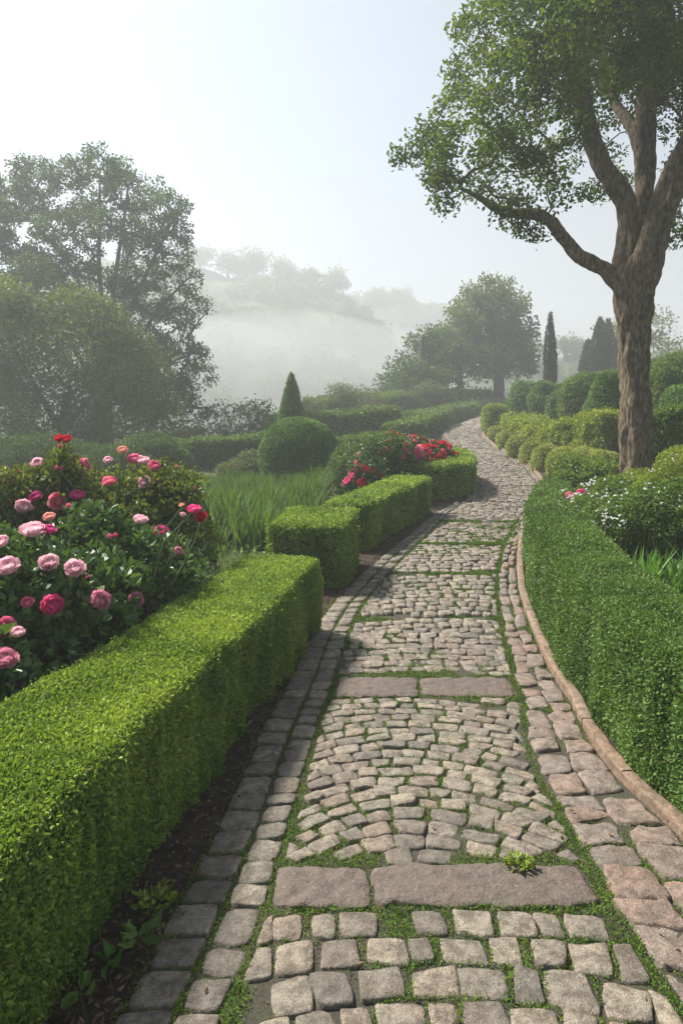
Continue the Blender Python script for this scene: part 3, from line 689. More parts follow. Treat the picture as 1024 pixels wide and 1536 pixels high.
mound('topiary_ball', 'dark clipped box ball standing in the iris bed in front of the cone', 448, 628, 735, 116, 14, TOP, .022, 2.3, 4.5, .02, cat='topiary', nf=5, depth=.05, spread=.6)
lathe_plant('topiary_cone', 'dark clipped yew cone rising behind the topiary ball', -1.32, 18, float(T(-1.32, 18)), 3.32 - float(T(-1.32, 18)), lambda t: .56 * max(0, 1 - t) ** .78 * min(1, .85 + t) * (1 if t < .97 else .8), TOP, .028, 'topiary', 4.5, .012, .05, up=.2)

# ================================================================== RIGHT BANK
RB = 'rounded shrubs stepping up the bank at the right'
for px_, yt, yb, w, Y, lab in [
    (737,630,648,22,24,'farthest tiny tuft of the lavender mounds edging the bend'), (746,640,662,26,21,'small lavender mound above the inner kerb of the bend'),
    (759,648,674,28,18.8,'olive lavender mound third from the far bend'), (775,653,684,32,17,'grey green lavender mound below the yellow topped hedge'),
    (797,660,692,34,15.6,'green lavender mound in front of the middle of the yellow topped hedge'), (818,665,702,38,14.2,'tall grassy lavender mound with brown tips in mid row'),
    (843,672,710,44,13,'wide straw coloured lavender mound just beyond the low hedge end'), (872,672,715,46,12.2,'brownish lavender mound near the leafy shrub by the trunk'), (906,674,716,46,11.8,'brown tipped lavender mound touching the tree trunk')]:
    mound('lavender_mound', lab, px_, yt, yb, w, Y, LAV, .03, 2.4, 3.2, .06, group='lavender mounds along the inner kerb', depth=.12, spread=.5)
mound('clipped_shrub', 'small yellow topped clipped shrub at the far bend', 742, 608, 642, 36, 24, BANKY, .032, 4.0, 3.8, .04, depth=.08)
hedge('bank_hedge', 'bumpy yellow topped clipped hedge on the bank above the lavender mounds', [(5.25,20.4),(5.12,19),(5.05,17),(5.15,15.6),(5.35,14.3),(5.6,13.6)], .95, .80, r=.16, leaf=.034, m=BANKY, amp=.07, furrow=.07, cover=3.8, ff=2.2)
for px_, yt, yb, w, Y, lab in [
    (787,572,625,44,24.5,'round dark bush just right of the cypress foot'), (815,571,625,40,22.8,'upright oval bush second from the cypress'), (838,588,628,36,20.5,'small round bush between the oval bush and the two tone one'),
    (868,563,630,60,19,'wide rounded bush with yellow left flank'), (912,558,684,68,14.6,'tallest dark egg shaped bush left of the tree trunk'),
    (962,560,650,50,16,'dark round bush seen just right of the trunk'), (996,548,640,62,15.5,'light green round bush at the picture edge below the ridge hedge'), (1022,585,655,60,13,'dense round bush above the bright flat hedge'), (945,600,670,50,15.5,'shaded bush behind the tree trunk')]:
    mound('round_bush', lab, px_, yt, yb, w, Y, BANK if 'light' in lab or 'yellow' in lab else TOP, .03, 2.4, 3.6, .13, group=RB, nf=2.2, depth=.1)
hedge('ridge_hedge', 'long bushy hedge running up the skyline of the right bank', [(6.6,25),(7.6,23),(8.6,21),(9.5,19),(10.6,17)], 1.1, .95, r=.3, leaf=.045, m=BANK, amp=.09, cover=3.5)
hedge('bright_hedge', 'bright green flat topped hedge at the picture edge behind the trunk', [(4.9,11.6),(5.7,11.0),(6.6,10.4)], .8, .82, r=.12, leaf=.03, m=BANK, amp=.04, cover=3.8)
# leafy shrub by the trunk, flowering shrubs
def flowering(name, label, blobs, m, leaf, nfl, fs, cat='shrub', group=None, six=True, wmat=None, zmin=0.4):
    c = np.mean([b[0] for b in blobs], 0); zb = float(T(c[0], c[1])); o = (c[0], c[1], zb)
    root = thing(name, label, cat, o, group); mb = MB(); cb = MB()
    for (ce, ra) in blobs:
        blob_leaves(mb, ce, ra, leaf, 2.6, e=2.1, amp=.1, nf=3.2, depth=.22, six=six, zmin=zb - .1, spread=.75, up=.3)
        blob_core(cb, ce, np.asarray(ra) * np.ones(3), 2, .62)
    mb.build('foliage', [m], root, o); cb.build('twigs', [CORE], root, o)
    if nfl:
        fb = MB(); pts = []
        for (ce, ra) in blobs:
            d = rdir(nfl); d[:, 2] = np.abs(d[:, 2]) * .9 + .05; d[:, 1] -= .3; d = unit(d)
            p = np.asarray(ce) + d * np.asarray(ra) * np.ones(3) * 1.02
            k = fbm(p * 3.0, 2, 5) > R.uniform(-.5, .6, nfl); p = p[k]; d = d[k]
            for c5 in range(5):
                a = R.uniform(0, 6.28, len(p)); pts = p + np.stack([np.cos(a), np.sin(a), 0 * a], 1) * fs * .1 + R.normal(size=p.shape) * .004
                leaves(fb, pts, unit(d + np.stack([np.cos(a + c5), np.sin(a + c5), 0 * a], 1) * 1.2), fs * .6, W=np.full(len(p), fs * .4), spread=.3, six=True)
        f = fb.build('blossom', [wmat or WHITE], root, o); f['kind'] = 'stuff'
    return root
flowering('leafy_shrub', 'fresh green leafy shrub between the low hedge end and the trunk', [(P(872,722,10.4),(.5,.4,.42)),(P(905,728,9.9),(.4,.35,.36)),(P(846,735,10),(.22,.25,.28))], BANK, .055, 0, 0)
WF = 'white flowering shrubs in the right bed'
flowering('flowering_shrub', 'wide airy shrub dotted with white blossom at the picture edge above the bright iris', [(P(985,790,6.4),(.5,.45,.40)),(P(1060,790,6.3),(.5,.45,.5)),(P(925,800,6.7),(.42,.4,.36))], BANK, .030, 170, .031, group=WF)
flowering('flowering_shrub', 'small white flowering shrub spilling beside the step in the right hedge', [(P(893,780,7.5),(.36,.3,.30)),(P(865,775,7.9),(.25,.25,.26)),(P(915,745,7.8),(.3,.3,.25))], BANK, .032, 75, .034, group=WF)
flowering('flowering_shrub', 'olive brown twiggy shrub with few white flowers at the foot of the tree', [(P(1010,750,7.6),(.6,.4,.36)),(P(955,742,8.3),(.45,.3,.26)),(P(1040,720,8.5),(.5,.4,.36))], BANKY, .030, 50, .034, group=WF)

# ================================================================== IRIS AND GRASS CLUMPS
def clump_mesh(n, H, W, sp, lean, bend, m):
    mb = MB(); r = sp * np.sqrt(R.uniform(0, 1, n)); a = R.uniform(0, 6.28, n)
    q = np.stack([r * np.cos(a), r * np.sin(a), np.zeros(n) - .02], 1); k = R.uniform(0, 1, n) < .14
    blades(mb, q[~k], H, W, lean, bend, seg=5); blades(mb, q[k], H * .85, W * .8, lean * 2, bend * 1.8, m=1, seg=5); return mb
protos = []
def place_clumps(name, label, group, mat_, specs, spots, cat='grass'):
    pr = []
    for i, (x, Y, sc) in enumerate(spots):
        j = i % len(specs)
        if j >= len(pr):
            o = clump_mesh(*specs[j], mat_).build(name, [mat_, PALE]); pr.append(o)
        else:
            o = pr[j].copy(); C.objects.link(o)
        o.location = (x, Y, float(T(x, Y))); o.rotation_euler = (0, 0, R.uniform(0, 6.28)); o.scale = (sc, sc, sc * R.uniform(.9, 1.1))
        tag(o, label, cat, group)
sp = []
for Y in np.arange(7.6, 14.2, .62):
    xl, xr = (205 - 512) * Y / F, (500 - 512) * Y / F
    if Y < 9.5: xr = min(xr, -.85 + (Y - 7.6) * .25)
    for x in np.arange(xl, xr, .42):
        if math.hypot(x + .87, Y - 14) < 1.0: continue
        sp.append((x + R.normal() * .12, Y + R.normal() * .15, R.uniform(.8, 1.1) * np.interp(Y, [8, 11, 14], [1.0, .85, .62])))
place_clumps('iris_clump', 'clump of upright green sword leaves in the bed round the topiary ball', 'iris clumps in the left bed', GRASS, [(150,.50,.026,.24,.3,.5),(150,.60,.028,.26,.35,.55),(140,.45,.026,.25,.3,.45)], sp)
place_clumps('bright_iris_clump', 'clump of glossy bright green sword leaves behind the right hedge', 'bright iris clumps in the right bed', GRASSB, [(70,.40,.026,.14,.3,.6),(60,.46,.028,.15,.35,.6)],
    [(2.16,5.35,1),(2.42,5.25,1.1),(2.66,5.2,1.1),(2.3,5.7,1),(2.6,5.6,1),(2.9,5.3,1.15),(2.45,4.85,1.0),(2.75,4.85,1)])
for px_, Y, H, lab in [(318, 5.7, .42, 'pale yellow green grass tuft at the back corner of the near hedge'), (345, 6.3, .40, 'dark green grass tuft between the roses and the cube hedge')]:
    x = (px_ - 512) * Y / F; o = clump_mesh(90, H, .012, .14, .35, .6, GRASS).build('grass_tuft', [PALE if 'pale' in lab else GRASS, PALE]); o.location = (x, Y, float(T(x, Y))); tag(o, lab, 'grass')

# ================================================================== ROSES
def bloom_mb(seed, open_=1.0):
    """a full rose: shells of cupped petals round a tight heart; unit diameter"""
    rg = np.random.default_rng(seed); mb = MB()
    for L in range(7):
        rho = .10 + .063 * L; npt = [3, 4, 5, 6, 6, 7, 7][L]; top = [2.9, 2.7, 2.5, 2.3, 2.1, 1.85, 1.6][L] * (1 - .06 * open_)
        for i in range(npt):
            a0 = 6.283 * (i + .5 * (L % 2) + rg.normal() * .1) / npt + L * .7; wid = 3.6 / npt; tp = top + rg.normal() * .1
            s = np.linspace(.12, 1, 6); w = np.linspace(-1, 1, 7)
            S, W = np.meshgrid(s, w, indexing='ij'); S = S.ravel(); W = W.ravel()
            th = S * tp * (1 - .10 * W ** 2); rr = rho * (1 + .22 * open_ * np.clip(S - .72, 0, 1) * (L / 3 + .4) + .05 * np.sin(W * 5 + rg.uniform(0, 6)) * S) + .012 * W * (1 if i % 2 else -1)
            az = a0 + W * wid * np.sqrt(np.sin(np.clip(.25 + .62 * S, 0, 1) * math.pi * .85)) 
            mb.add(np.stack([rr * np.sin(th) * np.cos(az), rr * np.sin(th) * np.sin(az), -rr * np.cos(th) * .85 + .05], 1), grid_faces(6, 7), 0, rg.uniform(0, 1), True)
    return mb
def petalmat(name, a, b): return leafmat(name, [a, tuple((x + y) / 2 for x, y in zip(a, b)), b], .32, .55, .25, 30, (1.05, .9, .95))
PET = {'light': petalmat('light_pink_petal', (.82,.48,.55), (.90,.70,.73)), 'pink': petalmat('pink_petal', (.68,.13,.26), (.80,.30,.42)), 'hot': petalmat('hot_pink_petal', (.66,.045,.22), (.82,.16,.38)),
       'coral': petalmat('coral_petal', (.74,.15,.26), (.86,.34,.42)), 'peach': petalmat('peach_petal', (.74,.36,.28), (.85,.52,.42)), 'mauve': petalmat('mauve_petal', (.52,.17,.26), (.70,.36,.44)),
       'red': petalmat('red_petal', (.52,.014,.04), (.72,.04,.09)), 'magenta': petalmat('magenta_petal', (.50,.03,.20), (.70,.12,.34))}
_bm = {}
def bloom(parent, org, pos, d, diam, col):
    key = (col, int(R.integers(0, 3)))
    if key not in _bm:
        o = bloom_mb(key[1] + 11, [.5, 1.0, 1.5][key[1]]).build('rose_bloom', [PET[col]]); _bm[key] = o
    else:
        o = _bm[key].copy(); C.objects.link(o)
    o.parent = parent; o.location = [float(q) for q in np.asarray(pos) - np.asarray(org)]
    import mathutils
    q = mathutils.Vector([float(v) for v in d]).to_track_quat('Z', 'Y'); o.rotation_mode = 'QUATERNION'; o.rotation_quaternion = q @ mathutils.Quaternion((0, 0, 1), R.uniform(0, 6.28))
    o.scale = [diam * 1.0] * 3
    return o
def stems(mb, base, tops, r=.005, m=0):
    for t in tops:
        t = np.asarray(t); b0 = np.asarray(base) + np.array([R.normal() * .15, R.normal() * .15, 0]); u_ = (b0 - t) / np.linalg.norm(b0 - t); b = t + u_ * min(.42, np.linalg.norm(b0 - t)) + np.array([R.normal() * .05, R.normal() * .05, -.06 if r > .003 else 0])
        m_ = (b + t) / 2 + np.array([R.normal() * .03, R.normal() * .03, .03]) * (1 if r > .003 else .1); tube(mb, resample([b, m_, t], .12), np.linspace(r * 1.3, r * .7, len(resample([b, m_, t], .12))), 5, m)
def ray_hit(px_, py_, blobs, Yd):
    d = P(px_, py_, 1.0) - np.array([0, 0, CH]); o = np.array([0, 0, CH]); best = None
    for c, r in blobs:
        r = np.asarray(r) * np.ones(3); oo = (o - c) / r; dd = d / r
        a = dd @ dd; b = oo @ dd; cc = oo @ oo - 1; D = b * b - a * cc
        if D > 0:
            t = (-b - math.sqrt(D)) / a
            if t > 0 and (best is None or t < best[0]): p = o + d * t; best = (t, p, (p - c) / r ** 2)
    if best is None:
        return o + d * Yd, np.array([0, -.6, .8])
    return best[1], best[2] / np.linalg.norm(best[2])
def rose_bush(name, label, blobs, blooms, Yd, mats, leaf, cover=2.2, n2=0):
    c = np.mean([b[0] for b in blobs], 0); o = (c[0], c[1], float(T(c[0], c[1])))
    root = thing(name, label, 'rose bush', o); mb = MB(); cb = MB(); sb_ = MB()
    for k, (ce, ra) in enumerate(blobs):
        l = leaf[k] if isinstance(leaf, list) else leaf
        blob_leaves(mb, ce, ra, l, cover, m=0 if (k < n2 or n2 == 0) else 1, e=2.2, amp=.16, nf=3.0, depth=.30, six=True, spread=.62, keep=.35, up=.5, W=l * .66, zmin=o[2] - .05)
        blob_core(cb, ce, np.asarray(ra) * np.ones(3), 2, .6)
    tops = []
    for (x, y, dpx, col) in blooms:
        p, n = ray_hit(x, y, blobs, Yd); d = unit((n * .8 + np.array([0, -.35, .55]) + R.normal(size=3) * .25)[None])[0]
        p = p + n * .05; bloom(root, o, p, d, dpx * .95 * p[1] / F, col); tops.append(p - d * .02)
    for _ in range(14 if blooms else 0):
        ce, ra = blobs[int(R.integers(0, len(blobs)))]; dd = rdir(1)[0]; dd[2] = abs(dd[2]) + .3; dd[1] = -abs(dd[1]); dd /= np.linalg.norm(dd)
        p = ce + dd * np.asarray(ra) * np.ones(3) * 1.12; bud = bloom(root, o, p, unit((dd + np.array([0, 0, .8]))[None])[0], R.uniform(.028, .045), ['pink', 'hot', 'light', 'coral'][int(R.integers(0, 4))])
        bud.name = 'rose_bud'; bud.scale = [bud.scale[0] * .8, bud.scale[0] * .8, bud.scale[0] * 1.5]; tops.append(p)
    if tops: stems(mb, o, tops, m=2)
    mb.build('foliage', mats + [STEM], root, o); cb.build('twigs', [CORE], root, o)
    return root
B1 = [((-1.80,3.75,.52),(.62,.55,.60)),((-1.30,4.35,.48),(.32,.40,.50)),((-2.25,3.9,.62),(.55,.5,.62)),((-1.55,4.5,.62),(.42,.4,.55)),((-1.62,3.15,.30),(.30,.35,.38)),((-1.20,4.75,.55),(.17,.18,.42))]
rose_bush('rose_bush', 'large dark leaved rose bush with pale and hot pink blooms behind the near hedge', [(np.array(a), b) for a, b in B1],
    [(48,805,38,'light'),(70,806,24,'magenta'),(205,785,24,'light'),(245,803,24,'magenta'),(4,823,24,'light'),(14,856,34,'light'),(70,851,28,'light'),(106,859,30,'light'),(41,906,18,'pink'),(75,910,34,'hot'),(142,903,32,'mauve'),
     (203,900,22,'mauve'),(10,940,34,'pink'),(20,962,22,'light'),(4,996,36,'mauve'),(258,833,16,'mauve'),(77,783,20,'peach'),(292,771,21,'hot'),(303,783,18,'red'),(274,766,9,'peach'),(276,780,10,'light')], 4.3, [ROSE, ROSEY], .064, 2.0)
B2 = [((-2.05,5.3,.75),(.75,.5,.58)),((-1.5,5.5,.72),(.42,.42,.55)),((-2.7,5.0,.72),(.6,.5,.58)),((-2.06,5.05,1.22),(.13,.13,.30)),((-1.42,5.45,1.12),(.26,.22,.24)),((-2.35,5.2,1.05),(.3,.25,.28))]
rose_bush('rose_bush', 'taller yellow green rose bush with a red topped cane behind the dark leaved one', [(np.array(a), b) for a, b in B2],
    [(90,664,14,'red'),(102,666,16,'red'),(96,668,13,'red'),(118,699,21,'pink'),(60,702,20,'light'),(186,682,17,'peach'),(203,695,21,'pink'),(215,697,20,'light'),(234,706,20,'pink'),(221,726,19,'light'),(162,729,23,'coral'),(88,750,26,'coral'),
     (118,748,22,'hot'),(24,728,15,'peach'),(58,750,18,'magenta'),(30,765,25,'light'),(50,766,14,'peach'),(164,697,14,'light')], 5.2, [ROSEY, ROSEY], .042, 2.0)
def scatter_blooms(blobs, n, cols, dia, up=.1):
    out = []
    return out
def red_bush(name, label, blobs, n, cols, dia, mats, leaf, xr=None):
    bl = [(np.array(a), b) for a, b in blobs]; root = rose_bush(name, label, bl, [], 11, mats, leaf, 2.4)
    o = np.array(root.location); tops = []
    for i in range(n):
        c, r = bl[int(R.integers(0, len(bl)))]; d = rdir(1)[0]; d[2] = abs(d[2]) * .9 + .15; d[1] = -abs(d[1]) * .9; d /= np.linalg.norm(d)
        p = c + d * np.asarray(r) * 1.04; bloom(root, o, p, unit((d + np.array([0, -.3, .3]))[None])[0], dia * R.uniform(.7, 1.25), cols[int(R.integers(0, len(cols)))]); tops.append(p)
    return root
red_bush('rose_bush', 'green bushy rose with coral and red blooms behind the flat topped hedge', [((.62,10.7,1.05),(.45,.4,.5)),((.35,10.2,.8),(.32,.3,.4)),((.95,11.0,1.15),(.4,.4,.42))], 34, ['red','hot','coral','hot','pink'], .12, [ROSE, ROSEY], .055)
red_bush('rose_bush', 'mass of small crimson roses inside the curved corner hedge', [((1.25,12.0,1.2),(.42,.4,.4)),((1.7,12.1,1.15),(.36,.4,.38)),((1.45,11.6,1.1),(.38,.3,.36)),((.95,12.4,1.25),(.4,.4,.42))], 96, ['red','red','hot','red','red'], .085, [ROSE, ROSEY], .05)
lily = flowering('lily_plant', 'leafy plant with white lilies and two pink blooms behind the narrow right hedge', [(P(862,760,8.3),(.22,.2,.24)),(P(880,752,8.4),(.22,.2,.22))], BANK, .04, 16, .06, 'plant')
for q in ((854,743,12,'pink'),(871,739,13,'hot'),(862,752,8,'peach')): p = P(q[0], q[1], 8.1); bloom(lily, lily.location, p, (-.1,-.7,.6), q[2] * 8.1 / F, q[3])

# ================================================================== SMALL WEEDS
def weed(label, px_, py_, n, L, m, H=.03, W=None, name='weed', stemh=.02):
    if len(label) == 0: return
    x, Y = ground_hit(px_, py_); z = float(zp(Y)) + .02; o = (x, Y, z); mb = MB()
    a = R.uniform(0, 6.28, n); h = R.uniform(.1, 1, n) * H
    p = np.stack([x + np.cos(a) * stemh * R.uniform(.2, 1, n), Y + np.sin(a) * stemh * R.uniform(.2, 1, n), z + h], 1)
    leaves(mb, p, unit(np.stack([np.cos(a), np.sin(a), .35 + 0 * a], 1)), L, W=np.full(n, W or L * .5), spread=.25, six=True, face=1.5)
    root = thing(name, label, 'weed', o); mb.build('foliage', [m], root, o)
    sm = MB(); stems(sm, (x, Y, z - .02), list(p[:8]), .0016)
    for v in sm.v: v[:, 0] = x + (v[:, 0] - x) * .4; v[:, 1] = Y + (v[:, 1] - Y) * .4
    sm.build('stem', [STEM], root, o)
weed('small yellow green weed sprouting from the near threshold slab', 778, 1312, 120, .020, BANKY, .035, .012, stemh=.042)
weed('broad leaved green seedling in the soil nearest the cobbles', 205, 1432, 9, .075, BANK, .06, .036, 'seedling', .015)
weed('bright green seedling under the near hedge', 160, 1466, 6, .06, GRASSB, .03, .03, 'seedling', .012)
weed('pale leaved seedling halfway along the soil strip', 368, 1108, 8, .06, BANK, .04, .025, 'seedling', .015)
weed('low brownish herb growing between soil and edging stones', 232, 1368, 70, .03, BANKY, .04, .016, 'seedling', .06)
weed('shaded seedling at the bottom of the near hedge', 122, 1520, 6, .06, BANK, .04, .034, 'seedling', .012)

# ================================================================== TREES
def limb(mb, pts, ns=12, step=.12, bump=.1, Y0=9.5, dY=0, ridge=0):
    w = []
    for q in pts:
        p = P(q[0], q[1], Y0 + (q[3] if len(q) > 3 else 0)); w.append([*p, q[2]])
    w = resample(w, step); tube(mb, w[:, :3], w[:, 3], ns, bump=bump, nf=5, ridge=ridge); return w
def broadleaf(name, label, Y0, trunk, limbs, blobs, dens, tipr, per, leaf, m, bark, base_px, rt=.012, depth=1.0, cat='tree', flat=.7, droop=.3, ns=8, bump=.08, step=.3, group=None, six=False, spread=.75, extra=None):
    x = (base_px - 512) * Y0 / F; zb = float(T(x, Y0)); o = (x, Y0, zb); root = thing(name, label, cat, o, group)
    tb = MB(); ls = []
    for q in trunk:
        q = [tuple(list(a)) for a in q]; ls.append(limb(tb, q, 88 if Y0 < 12 else ns + 8, .03 if Y0 < 12 else .3, bump, Y0, ridge=.011 if Y0 < 12 else 0))
    far = Y0 > 12
    if not far: tb.build('trunk', [bark], root, o)
    lb = tb if far else MB(); l2 = [limb(lb, q, 48 if Y0 < 12 else ns, .04 if Y0 < 12 else .3, bump, Y0, ridge=.006 if Y0 < 12 else 0) for q in limbs]; ls += l2
    bl = []
    for b in blobs:
        r = b[2] * Y0 / F; bl.append((P(b[0], b[1], Y0 + (b[3] if len(b) > 3 else R.uniform(-1, 1) * depth)), (r, r * 1.15, r * (b[4] if len(b) > 4 else .85))))
    tips = blob_tips(bl, dens)
    branches(lb, ls, tips, rt, step, 5)
    lb.build('trunk' if far else 'limb', [bark], root, o)
    cm = MB(); crown_leaves(cm, tips, tipr, per, leaf, 0, flat, spread, droop, six=six)
    if extra is not None: extra(cm)
    cm.build('crown', [m], root, o)
    return root
# --- the big tree at the right
broadleaf('shade_tree', 'big spreading tree with a rough brown trunk standing in the right bed', 9.5,
    [[(955,745,.29),(955,722,.225),(953,690,.195),(952,620,.19),(951,560,.19),(950,500,.205),(949,455,.255),(950,425,.295),(954,398,.26),(960,365,.16),(965,335,.07)]],
    [[(948,470,.12),(930,430,.12),(907,403,.10),(885,393,.10),(865,383,.092),(842,352,.085),(822,328,.085),(800,320,.08),(780,321,.075),(755,318,.065),(738,310,.055),(724,299,.042),(706,290,.028),(690,282,.02)],
     [(949,490,.09),(945,455,.16),(938,420,.19),(941,380,.17),(943,335,.15),(938,300,.145),(922,275,.14),(902,248,.13),(889,215,.12),(882,185,.115,-.1),(872,145,.105,-.2),(855,95,.085,-.3),(835,45,.07,-.4),(815,-30,.05,-.5)],
     [(951,490,.09),(953,455,.15),(956,415,.19),(960,370,.17,.1),(964,320,.14,.2),(966,270,.135,.2),(966,220,.14,.2),(966,180,.145,.2),(968,130,.13,.3),(972,70,.11,.4),(965,0,.09,.5),(960,-80,.06,.6)],
     [(962,235,.10,.2),(948,190,.085,.5),(925,160,.075,.8),(905,120,.06,1.0),(898,50,.05,1.2)],
     [(951,495,.08),(957,460,.15),(966,425,.18),(978,385,.165),(990,345,.15),(1003,305,.14,-.1),(1018,255,.13,-.2),(1040,190,.11,-.3),(1070,110,.08,-.4)],
     [(951,495,.07,-.02),(954,445,.14,-.12),(963,385,.12,-.25),(975,340,.10,-.3),(990,285,.085,-.4),(1012,235,.07,-.5),(1035,190,.05,-.6)],
     [(968,170,.10,.2),(990,130,.09,.1),(1015,85,.08,0),(1050,20,.06,-.2)]],
    [(618,228,26,0,.7),(640,205,40,-.3),(665,240,50,.2),(650,275,34,.4),(700,225,60,-.6),(690,175,45,.5),(735,180,65,.8),(735,250,55,-.9),(745,290,45,.5),(720,110,42,-.5),(705,140,35,.4),(770,120,75,-1.2),(725,60,48,.6),(695,35,14,0),(735,15,45,-.7),
     (790,220,65,.9),(800,280,45,-.4),(810,160,75,-1.5),(820,60,85,1.2),(790,20,70,-1.3),(860,230,45,1.2),(850,110,80,1.6),(880,40,95,-1.6),(880,290,28,.8),(840,300,30,-.6),(930,60,100,1.8),(915,150,70,1.7),(960,0,100,-1.2),(985,110,80,1.4),(1010,40,90,-1.5),
     (1030,150,70,.9),(1050,240,60,.6),(920,290,30,1.3),(940,240,40,1.8),(1010,310,32,.9),(770,330,24,0,.7),(755,305,26,-.3),(1080,60,110,0),(1130,170,110,.5),(640,255,30,-.5),(870,-60,120,0),(760,-50,80,.5),(1000,-90,140,0),(1020,345,20,.3),(690,95,16,.1),(596,238,12,.1,.7),(663,310,14,.2),(800,345,12,0)],
    17, .19, 70, .062, TREE, BARK, 955, rt=.0045, droop=.15, ns=14, bump=.16, step=.16, six=True)
# --- misty trees at the left
broadleaf('misty_tree', 'tall open crowned tree standing in mist at the left', 26,
    [[(150,700,.5),(152,640,.4),(155,600,.34),(158,560,.28)]],
    [[(156,590,0.124),(145,500,0.099),(125,430,0.081),(95,385,0.068),(60,345,0.050),(30,310,0.031)], [(157,570,0.124),(155,470,0.099),(148,400,0.081),(150,330,0.062),(150,265,0.031)], [(158,570,0.124),(168,460,0.093),(178,380,0.074),(188,320,0.056),(192,280,0.031)],
     [(158,580,0.124),(185,490,0.093),(215,420,0.074),(245,360,0.050),(262,325,0.025)], [(158,590,0.112),(195,530,0.087),(240,460,0.062),(280,420,0.037)], [(157,600,0.099),(200,570,0.074),(250,545,0.056),(290,530,0.031)], [(156,600,0.093),(110,520,0.074),(60,440,0.056),(15,390,0.037)], [(156,600,0.093),(90,540,0.062),(30,480,0.043),(-20,440,0.031)]],
    [(150,240,22),(85,345,34),(120,380,28),(165,340,26),(210,385,30),(60,400,34),(150,420,28),(195,420,24),(225,345,24),(170,258,26),(130,256,24),(95,262,32),(50,270,38),(5,300,42),(195,290,42),(235,285,16),(252,310,28),(262,345,28),(130,310,34),(70,330,28),(205,350,32),(260,385,30),(280,418,22),(302,462,16),(288,445,20),(10,370,30),(-30,330,50),(110,400,22),(225,450,42),(270,480,28),(180,430,26),(280,530,30),(305,560,22),(300,535,16),(265,590,36),(300,615,20),(285,640,16),(220,520,44),(60,430,48),(150,480,44),(-30,440,50),(170,560,50),(230,590,40),(155,340,24),(40,390,30),(240,420,24)],
    15, .27, 44, .125, TREEL, BARKF, 150, rt=.016, depth=2.2, step=.45, droop=.5, flat=.65)
def feathery(cm):
    for (x, y, r, dy) in [(60,530,95,0),(150,540,85,-.4),(10,500,75,.3),(110,485,60,.2),(195,575,68,-.3),(228,630,52,0),(70,640,95,-.6),(165,650,80,-.7),(-20,640,95,-.3),(-40,540,90,0)]:
        rr = r * 20 / F; blob_leaves(cm, P(x, y, 20 + dy), (rr * .92, rr * .92, rr * .88), .15, 1.5, e=2, amp=.6, nf=1.0, depth=.9, spread=.6, W=.05, keep=.3, up=.3)
broadleaf('feathery_bush', 'big feathery yellow green bush in front of the tall misty tree', 20, [[(90,720,.2),(95,640,.14),(100,590,.09)]], [[(95,650,.1),(40,560,.07),(10,500,.04)],[(97,640,.1),(160,570,.06),(190,540,.03)]],
    [(60,470,34),(25,450,30),(100,460,26),(150,480,30),(190,510,26),(225,560,22),(252,600,18),(-10,440,30),(130,452,14),(255,650,20)], 14, .42, 90, .13, BUSHL, BARKF, 90, rt=.012, depth=.6, cat='bush', spread=.7, droop=-.2, extra=feathery)
# --- trees along the crest of the path
broadleaf('hazy_tree', 'broad round crowned tree in haze above the far bend', 42, [[(749,640,.4),(748,600,.36),(747,565,.32),(742,530,.28),(735,490,.2)]], [[(745,550,.2),(765,510,.14),(775,480,.08)],[(743,540,.2),(715,510,.14),(690,490,.08)],[(738,510,.16),(735,460,.1),(735,435,.05)]],
    [(735,445,28),(748,432,18),(712,455,28),(765,458,26),(690,480,30),(780,490,26),(725,490,40),(675,510,26),(760,520,36),(700,525,34),(790,515,20),(775,545,26),(735,545,32),(665,530,16),(690,552,20),(660,500,12),(795,540,10),(655,520,8)], 2.6, .55, 75, .23, TREEM, BARKF, 748, rt=.025, depth=2.2, step=.7, droop=.2)
broadleaf('hazy_tree', 'leaning dark trunk with its own small crown left of the broad hazy tree', 40, [[(694,640,.26),(692,600,.22),(689,565,.18),(683,530,.12)]], [], [(680,520,22),(670,540,16),(690,505,20),(660,545,12)], 2.4, .7, 110, .19, TREEM, BARKF, 693, rt=.025, depth=1, step=.6)
broadleaf('dark_tree', 'dark layered tree half hidden in haze left of the broad tree', 37, [[(630,650,.4),(630,600,.3),(632,540,.2),(634,505,.1)]], [], [(632,508,18),(645,525,26),(618,530,24),(650,555,30),(612,560,30),(590,580,22),(630,580,36),(668,575,24),(600,548,14),(575,590,12),(655,500,10)], 3.6, .52, 70, .2, TREEL, BARKF, 630, rt=.022, depth=1.6, step=.6, droop=0)
def cyp(label, px_, yt, wpx, Y, zadd=0):
    x = (px_ - 512) * Y / F; zb = float(T(x, Y)) - .1; H = CH - (yt - HZ) * Y / F - zb; w = wpx / 2 * Y / F
    lathe_plant('cypress', label, x, Y, zb, H, lambda t: w * (.62 + .5 * min(t * 3, 1) - .12) * max(0, 1 - max(0, (t - .35) / .65) ** 1.9) ** .8 + .01, CYP, .06, 'cypress tree', 4.2, w * .16, w * .25, up=1.6, nf=2.2)
cyp('slim dark cypress standing alone between the hazy tree and the bank', 825, 468, 17, 29)
cyp('tallest of the three clustered cypresses left of the trunk', 899, 474, 30, 37)
cyp('left and shortest cypress of the cluster of three', 882, 508, 26, 38)
cyp('right hand cypress of the cluster, touching the trunk outline', 912, 478, 26, 38)
broadleaf('thin_tree', 'thin leaved hazy tree seen on both sides of the big trunk', 46, [[(965,640,.22),(963,560,.18),(960,510,.12)]], [[(962,530,.1),(985,495,.05)],[(962,540,.1),(935,500,.05)]], [(985,490,24),(1000,510,16),(960,478,22),(930,500,20),(915,495,12),(975,515,22),(945,520,22),(1008,528,10)], 1.5, .7, 70, .2, TREEM, BARKF, 962, rt=.022, depth=1.6, step=.7)
